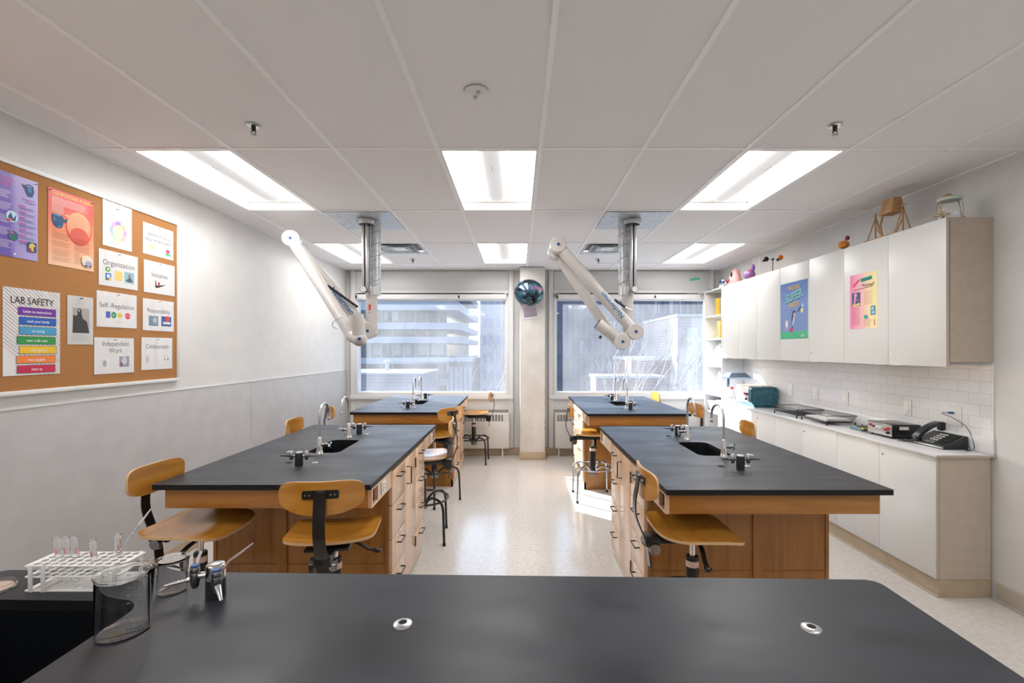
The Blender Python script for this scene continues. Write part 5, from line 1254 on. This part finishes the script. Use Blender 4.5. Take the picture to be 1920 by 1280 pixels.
# large gas tap beside the beakers
t = thing('gas_tap', 'large gas tap with two blue-capped valves on the foreground bench', 'gas tap', (-.818, 1.262, BH), R(0))
m = MB(M_blackp); m.lathe([(.024, 0), (.024, .072), (.0235, .074)], seg=36); m.lathe([(.0238, .040), (.0245, .078), (.0225, .088), (.019, .0905), (.002, .092)], m=M_chrome, seg=36); m.build('turret', t)
for (dx, dy, nz, lv) in ((-.0475, -.012, (-.9, -.40, -.12), (-.35, .93, .25)), (.026, -.036, (.40, -.35, -.55), (.60, .70, .42))):
    d = Vector((dx, dy, 0)).normalized()
    m = MB(M_chrome); m.cyl(d*.018+Vector((0, 0, .062)), Vector((dx, dy, .062)), .009, .008, seg=18); m.lathe([(.006, .030), (.0095, .036), (.0125, .055), (.0120, .066), (.0105, .072), (.012, .074), (.012, .084), (.0105, .087)], (dx, dy, 0), m=M_dchrome, seg=24); o = m.build('valve', t)
    m = MB(plain('blue_valve_cap', (.02, .08, .28), .35)); m.lathe([(.0108, .0868), (.0108, .090), (.009, .092), (.001, .0925)], (dx, dy, 0), seg=24); m.build('cap', o)
    nv = Vector(nz).normalized(); c = Vector((dx, dy, .056)); m = MB(M_chrome)
    if dx < 0:
        pts = [c+nv*.010]; rr = [.0065]
        for q in range(8): pts += [c+nv*(.016+q*.0068), c+nv*(.0215+q*.0068)]; rr += [.0068-.0004*q, .0046-.0003*q]
        m.tube(pts, rr, seg=14)
    else: m.tube([c+nv*.008, c+nv*.012, c+nv*.05], [.008, .0085, .0042], seg=16)
    m.build('hose_nozzle', o)
    lv = Vector(lv).normalized(); b0 = Vector((dx, dy, .079)); side = lv.cross(Vector((0, 0, 1))).normalized()
    m = MB(M_steel); L_ = .098 if dx > 0 else .06
    pts = [b0+lv*.010, b0+lv*.022+Vector((0, 0, .001)), b0+lv*.032+Vector((0, 0, .010)), b0+lv*.060+Vector((0, 0, .010)), b0+lv*L_+Vector((0, 0, .012))]
    ws = [.006, .007, .014, .011, .006] if dx > 0 else [.005, .005, .008, .007, .004]; rs = []
    for p, w in zip(pts, ws):
        nn = lv.cross(side).normalized(); rs.append([p+side*w/2+nn*.0012, p-side*w/2+nn*.0012, p-side*w/2-nn*.0012, p+side*w/2-nn*.0012])
    m.rings(rs); m.build('lever', o, angle=60)

# beakers
def beaker(label, loc, r, h, spout_deg, marks, mark_deg):
    t = thing('beaker', label, 'beaker', loc, group='glass beakers on the foreground bench')
    sa = R(spout_deg); seg = 64; th = .0018
    out_p = [(r*.90, 0), (r*.97, .002), (r, .008), (r, h*.92), (r*1.02, h*.97), (r*1.075, h*.995), (r*1.085, h), (r*1.05, h)]
    in_p = [(r-th, h*.90), (r-th, .010), (r*.95, .0045), (r*.6, .0035), (.001, .0035)]
    m = MB(M_glass); rs = []
    for rr, z in out_p+in_p:
        ring = []
        for i in range(seg):
            a = 2*PI*i/seg; da = abs((a-sa+PI) % (2*PI)-PI); k = max(0, 1-da/.35)**1.5 if z > h*.9 else 0
            q = rr*(1+.16*k*(z/h)); ring.append((q*math.cos(a), q*math.sin(a), z-(.004*k)))
        rs.append(ring)
    m.rings(rs); m.build('vessel', t, angle=70)
    m = MB(M_door); ru = r+.0004
    def arc(a0, a1, z0, z1):
        n = 6
        for i in range(n):
            b0 = a0+(a1-a0)*i/n; b1 = a0+(a1-a0)*(i+1)/n
            m.face([(ru*math.cos(b0), ru*math.sin(b0), z0), (ru*math.cos(b1), ru*math.sin(b1), z0), (ru*math.cos(b1), ru*math.sin(b1), z1), (ru*math.cos(b0), ru*math.sin(b0), z1)])
    a = R(mark_deg)
    for k in range(marks*2-1):
        z = h*(.28+.62*k/(marks*2)); w = .11 if k % 2 == 0 else .06; arc(a-w, a+w, z, z+.0009)
    def wrap(txt, ang, z, size, align):
        me = text_mesh(txt, size, align, .01); b = bmesh.new(); b.from_mesh(me)
        for v in b.verts:
            q = ang+v.co.x/ru; v.co = Vector((ru*math.cos(q), ru*math.sin(q), z+v.co.y))
        b.to_mesh(me); b.free(); m.add_mesh(me); bpy.data.meshes.remove(me)
    for k in range(marks):
        z = h*(.27+.62*k/marks); wrap(str((k+1)*100 if marks > 4 else (k+1)*50), a+.15, z, h*.045, 'LEFT'); wrap(str(1000-(marks-k)*100 if marks > 4 else 200-k*50), a-.15, z, h*.045, 'RIGHT')
    m.build('graduations', t, smooth=False)
    m = MB(plain('cream_patch', (.72, .70, .55), .6))
    b0, b1 = a-.62, a-.42
    for i in range(4):
        c0 = b0+(b1-b0)*i/4; c1 = b0+(b1-b0)*(i+1)/4; z0 = h*(.52+.03*abs(i-1)); m.face([(ru*math.cos(c0), ru*math.sin(c0), z0), (ru*math.cos(c1), ru*math.sin(c1), z0), (ru*math.cos(c1), ru*math.sin(c1), h*.70), (ru*math.cos(c0), ru*math.sin(c0), h*.70)])
    m.build('writing_patch', t, smooth=False)
    return t
beaker('large graduated glass beaker in the foreground, nearest the camera', (-.936, 1.105, BH), .0525, .143, 28, 5, 104)
beaker('smaller glass beaker behind the large one, beside the gas tap', (-.958, 1.292, BH), .0345, .092, 30, 3, 75)

# test tube rack
M_rack = plain('rack_plastic', (.80, .79, .78), .4)
RX, RY = -1.362, 1.285; RW, RD = .265, .092
t = thing('test_tube_rack', 'white plastic test tube rack behind the large beaker', 'test tube rack', (RX, RY, BH))
cols = [.024+.0245*k for k in range(10)]; rows = [.014+.0215*k for k in range(4)]
hol = [circle(x, y, .0092, 14) for x in cols for y in rows]
for z, nm, hs in ((.072, 'top_deck', hol), (.042, 'middle_deck', hol), (.004, 'bottom_deck', [])):
    m = MB(M_rack); m.add_mesh(plate_mesh(rrect(0, RW, 0, RD, .004, 3), hs, .003), None, Matrix.Translation((0, 0, z))); m.build(nm, t, smooth=False)
for (x, y) in ((.012, -.0015), (.047, -.0015), (RW-.058, -.0015), (RW-.022, -.0015), (.012, RD-.0015), (RW-.022, RD-.0015)):
    m = MB(M_rack); m.box(x, x+.012, y, y+.003, .0, .074, bev=.0008); m.build('upright', t)
M_redink = plain('red_ink', (.62, .03, .10), .5); M_frost = plain('pink_frosting', (.80, .55, .56), .6)
tl = ['leftmost test tube in the white rack', 'second test tube from the left in the white rack', 'third test tube from the left in the white rack, label turned sideways', 'test tube standing apart in the middle of the rack with bright red writing', 'rightmost test tube in the rack, beside the striped stirring rod']
tt = None
for k, (ci, ri) in enumerate(((1, 2), (2, 2), (3, 2), (6, 1), (7, 3))):
    loc = (RX+cols[ci], RY+rows[ri], BH+.006)
    t2 = thing('test_tube', tl[k], 'test tube', loc, group='glass test tubes in the white rack'); h = .125; r = .0078
    m = MB(M_glass); pr = [(.0008, 0), (r*.5, .0012), (r*.87, .004), (r, .009), (r, h-.003), (r*1.22, h-.001), (r*1.22, h), (r*.95, h), (r-.001, h-.004), (r-.001, .010), (r*.75, .0052), (.0008, .0022)]
    m.lathe(pr, seg=24); m.build('glass', t2, angle=60)
    m = MB(M_frost); a0 = R([-75, -75, -25, -85, -40][k]); ru = r+.0003
    if k != 3:
        for i in range(6):
            b0 = a0-.55+1.1*i/6; b1 = a0-.55+1.1*(i+1)/6; m.face([(ru*math.cos(b0), ru*math.sin(b0), .078), (ru*math.cos(b1), ru*math.sin(b1), .078), (ru*math.cos(b1), ru*math.sin(b1), .098), (ru*math.cos(b0), ru*math.sin(b0), .098)])
        m.build('label_patch', t2, smooth=False, fix=False)
    m = MB(M_redink); ru = r+.0006
    for q in range(5):
        z = .081+.0032*q; b0 = a0-.28+.05*math.sin(q*2); b1 = a0+.22
        for i in range(4):
            c0 = b0+(b1-b0)*i/4; c1 = b0+(b1-b0)*(i+1)/4; w = .0012 if k != 3 else .0024; m.face([(ru*math.cos(c0), ru*math.sin(c0), z), (ru*math.cos(c1), ru*math.sin(c1), z), (ru*math.cos(c1), ru*math.sin(c1), z+w), (ru*math.cos(c0), ru*math.sin(c0), z+w)])
    m.build('writing', t2, smooth=False)
    t2.rotation_euler = (R(3), R([-4, -4, -4, -4, 1][k]), 0)
# striped rod leaning in the rack
t = thing('stirring_rod', 'thin clear rod with a dotted scale leaning out of the test tube rack', 'rod', (RX+cols[6], RY+rows[0]+.012, BH+.0045))
m = MB(M_white); e = Vector((.088, .09, .185)); m.tube([(0, 0, 0), e*.85, e], [.0028, .0028, .0016], seg=14); m.build('rod', t, angle=60)
m = MB(M_ink)
for k in range(22): m.tube([e*(.24+.025*k), e*(.24+.025*k)+e.normalized()*.0016], .0030, seg=12)
m.build('scale_marks', t, smooth=False)
# shallow glass dish at the left edge
t = thing('glass_dish', 'shallow glass dish at the far left of the foreground bench, cut by the frame', 'dish', (-1.462, 1.300, BH))
m = MB(M_glass); m.lathe([(.044, 0), (.047, .002), (.047, .016), (.0455, .016), (.0455, .0035), (.001, .003)], seg=48); m.build('bowl', t, angle=60)
m = MB(plain('cork_disc', (.48, .36, .30), .7)); m.lathe([(.040, .0036), (.040, .0050), (.001, .0052)], seg=40); m.build('disc', t)

# ================================================================== OUTSIDE THE WINDOWS
GZ = -9.0
m = MB(noisy('street_ground', (.10, .105, .12), (.14, .145, .16), nscale=.3, rough=(.8, .9))); m.box(-140, 140, 7.6, 220, GZ-.5, GZ); struct(m.build('ground', smooth=False))
B_pale = plain('pale_concrete', (.33, .36, .41), .7); B_glass = plain('facade_glass', (.055, .08, .13), .2, coat=.2); B_white = plain('white_cladding', (.42, .43, .46), .6)
B_glass2 = plain('pale_facade_glass', (.20, .24, .31), .2, coat=.2)
def mat_brick(name, c1, c2, mo):
    m, nt, b = new_mat(name); L = nt.links; tc = N(nt, 'ShaderNodeTexCoord'); sp = N(nt, 'ShaderNodeSeparateXYZ'); cb = N(nt, 'ShaderNodeCombineXYZ'); ad = N(nt, 'ShaderNodeMath', operation='ADD')
    L.new(tc.outputs['Object'], sp.inputs[0]); L.new(sp.outputs['X'], ad.inputs[0]); L.new(sp.outputs['Y'], ad.inputs[1]); L.new(ad.outputs[0], cb.inputs['X']); L.new(sp.outputs['Z'], cb.inputs['Y'])
    br = N(nt, 'ShaderNodeTexBrick'); br.inputs['Scale'].default_value = 1; br.inputs['Brick Width'].default_value = .4; br.inputs['Row Height'].default_value = .14; br.inputs['Mortar Size'].default_value = .012
    br.inputs['Color1'].default_value = (*c1, 1); br.inputs['Color2'].default_value = (*c2, 1); br.inputs['Mortar'].default_value = (*mo, 1)
    L.new(cb.outputs[0], br.inputs['Vector']); L.new(br.outputs['Color'], b.inputs['Base Color']); b.inputs['Roughness'].default_value = .8; return m
B_brick = mat_brick('pinkish_brick', (.25, .215, .24), (.28, .24, .26), (.32, .30, .32)); B_brick2 = mat_brick('red_brick', (.19, .11, .11), (.22, .13, .125), (.27, .22, .22)); B_lt = mat_brick('pale_brick', (.26, .235, .25), (.30, .27, .28), (.34, .32, .33))
# balconied apartment block
t = thing('apartment_block', 'apartment block with long stacked balconies outside the left window', 'building', (-5.1, 40, GZ))
L_ = 26; Dp = 20
m = MB(B_glass); m.box(-L_, -1.2, 1.4, Dp, 0, 18.6); m.build('glass_facade', t, smooth=False)
z0 = lambda y: 1.578+(655.4-y)/21.85-GZ
bands = [(565, 581), (604.6, 617), (631, 643), (670.6, 682), (525, 541), (484, 500), (710, 722), (750, 762), (790, 802)]
for a, b in bands:
    m = MB(B_pale); zb, zt = z0(b), z0(a)
    m.box(-L_, 0, 0, .25, zb, zt); m.box(-.25, 0, .25, Dp, zb, zt); m.box(-L_, -.25, .25, Dp, zb, zb+.22)
    m.build('balcony', t, smooth=False)
for k in range(24):
    x = -L_+.6+k*1.02; m = MB(B_white if k % 5 else B_pale); m.box(x, x+.09, 1.3, 1.42, 0, 18.4); m.build('mullion', t, smooth=False)
rn = random.Random(21)
for a, b in ((581, 604.6), (617, 631), (643, 670.6), (541, 565), (682, 710)):
    for k in range(9):
        x = -L_+1+rn.uniform(0, L_-3); w = rn.uniform(.5, 1.3); m = MB(B_glass2 if k % 3 else B_white); m.box(x, x+w, 1.32, 1.41, z0(b)+.25, z0(a)-.05); m.build('window', t, smooth=False)
m = MB(B_pale); m.box(-L_, 0, 0, Dp, 18.6, 19.2); m.build('roof', t, smooth=False)
# low brick roof block in front
t = thing('brick_annex', 'low pinkish brick building with a flat roof below the apartment block', 'building', (-4.05, 20, GZ))
m = MB(B_brick); m.box(-12, 0, 0, 3.6, 0, .52-GZ); m.build('wall', t, smooth=False)
m = MB(B_white); m.box(-12.05, .05, -.05, 3.65, .52-GZ, .60-GZ); m.build('parapet_cap', t, smooth=False)
m = MB(plain('dark_roofing', (.10, .11, .14), .8)); m.box(-11.8, -.2, .2, 3.45, .60-GZ, .61-GZ); m.build('roofing', t, smooth=False)
m = MB(B_white); m.cyl((-2.0, 1.6, .6-GZ), (-2.0, 1.6, 1.0-GZ), .08); m.cyl((-2.0, 1.6, 1.0-GZ), (-2.0, 1.6, 1.08-GZ), .16); m.build('roof_vent', t)
# dark low block and pale distant block, brick tower
t = thing('dark_pavilion', 'low dark glazed block at the right of the left window', 'building', (-3.15, 32, GZ))
m = MB(plain('slate_cladding', (.09, .09, .13), .5)); m.box(-1.6, 0, 0, 7, 0, .75-GZ); m.build('wall', t, smooth=False); m = MB(B_pale); m.box(-6, .1, -.1, 7.1, .75-GZ, .95-GZ); m.build('roof_edge', t, smooth=False)
for k in range(5): m = MB(B_glass2); m.box(-1.5+k*.32, -1.3+k*.32, -.06, 0, 3, 9.4); m.build('window', t, smooth=False)
t = thing('pale_office_block', 'pale distant building with small windows seen past the balconies', 'building', (-6.5, 80, GZ))
m = MB(plain('pale_stone', (.36, .34, .34), .8)); m.box(0, 5, 0, 12, 0, 24); m.build('wall', t, smooth=False)
for r_ in range(7):
    for c in range(4): m = MB(B_glass2); m.box(.5+c*1.15, 1.1+c*1.15, -.08, 0, 2.4+r_*3, 4.0+r_*3); m.build('window', t, smooth=False)
t = thing('brick_tower', 'reddish brick tower edge at the right side of the left window', 'building', (-.95, 30, GZ))
m = MB(B_brick2); m.box(0, 3.0, 0, 10, 0, 17); m.build('wall', t, smooth=False); m = MB(B_pale); m.box(-.1, 3.1, -.1, 10.1, 17, 17.5); m.build('roof_edge', t, smooth=False)
# blue office tower
t = thing('office_tower', 'large dark blue office building filling the right window', 'building', (3.4, 45, GZ))
B_blue = plain('blue_curtain_wall', (.05, .075, .17), .5); B_blue2 = plain('dark_blue_band', (.02, .033, .10), .5)
m = MB(B_blue); m.box(0, 24, 0, 16, 0, 20.5); m.build('curtain_wall', t, smooth=False)
zt = lambda y: 1.578+(655.4-y)/19.42-GZ
for a, b in ((588, 600), (626, 636), (663, 673), (550, 560), (704, 712)):
    m = MB(B_blue2); m.box(-.05, 24.05, -.15, 0, zt(b), zt(a)); m.build('floor_band', t, smooth=False)
for k in range(44): m = MB(B_blue2 if k % 11 else B_pale); x = .3+k*.54; m.box(x, x+.07, -.22, -.02, 0, 20.4); m.build('mullion', t, smooth=False)
for k in range(12):
    x = .5+rn.uniform(0, 12); m = MB(B_glass2); zz = rn.choice([zt(662), zt(625), zt(700), zt(587)]); m.box(x, x+.45, -.1, 0, zz, zz+1.2); m.build('window', t, smooth=False)
# pale brick school wing
t = thing('pale_brick_wing', 'pale brick building with a slanted sunlit edge in the right window', 'building', (7.53, 22, GZ))
m = MB(B_lt); m.box(0, 7, 0, 5.9, 0, 3.14-GZ); m.build('wall', t, smooth=False)
m = MB(B_white); m.box(-.06, 7.06, -.06, 5.96, 3.14-GZ, 3.26-GZ); m.build('parapet_cap', t, smooth=False)
m = MB(B_white); m.box(.45, .95, -.05, 0, 0, 2.6-GZ); m.build('painted_sun_patch', t, smooth=False)  # white slab standing in for a sunlit patch on the front wall
for z in (1.0, -1.5, -4): m = MB(B_glass2); m.box(1.4, 2.6, -.05, 0, z-GZ, z+1.3-GZ); m.build('window', t, smooth=False)
m = MB(M_grey)
for q in range(8): m.box(-.04, 0, 1.6, 2.4, 1.6-GZ+q*.14, 1.66-GZ+q*.14)
m.build('louvre', t, smooth=False)
t = thing('brick_shed', 'small reddish brick block beside the pale brick wing', 'building', (5.6, 23, GZ))
m = MB(B_brick2); m.box(0, 1.8, 0, 4, 0, 1.05-GZ); m.build('wall', t, smooth=False); m = MB(B_white); m.box(-.05, 1.85, -.05, 4.05, 1.05-GZ, 1.22-GZ); m.build('parapet_cap', t, smooth=False)
t = thing('brick_wall', 'low reddish brick wall with white coping below the right window view', 'wall', (3.35, 20, GZ))
m = MB(B_brick2); m.box(0, 2.9, 0, 1.5, 0, .36-GZ); m.build('wall', t, smooth=False); m = MB(B_white); m.box(-.06, 2.96, -.06, 1.56, .36-GZ, .46-GZ); m.build('coping', t, smooth=False)
# bare trees
def tree(x, y, h, label, seed, lean=0):
    rn = random.Random(seed); t = thing('bare_tree', label, 'tree', (x, y, GZ), group='bare winter trees outside')
    m = MB(noisy('bark', (.14, .12, .12), (.2, .17, .16), nscale=8, rough=(.8, .9)))
    m2 = MB(plain('pale_twigs', (.15, .13, .14), .8))
    def grow(p, d, L, r, dep):
        q = p+d*L*.5+Vector((rn.uniform(-.05, .05), rn.uniform(-.05, .05), 0))*L; e = p+d*L
        (m if dep < 2 else m2).tube([p, q, e], [r, r*.85, r*.65], seg=5 if dep > 1 else 8, cap=False)
        if dep >= 5: return
        for _ in range(2 if dep else 4):
            dd = (d+Vector((rn.uniform(-.6, .6), rn.uniform(-.6, .6), rn.uniform(-.05, .35)))).normalized(); grow(e if rn.random() < .7 else q, dd, L*.68, r*.62, dep+1)
    grow(Vector((0, 0, 0)), Vector((lean, 0, 1)).normalized(), h*.42, .11, 0); m.build('trunk', t); m2.build('twigs', t)
tree(3.9, 14.5, 10.2, 'bare tree with thin branches in front of the pale brick wing', 3); tree(6.6, 18.2, 9.9, 'second bare tree, nearer the pale brick wall', 8); tree(-2.3, 26, 11, 'bare tree in front of the brick tower seen in the left window', 5)
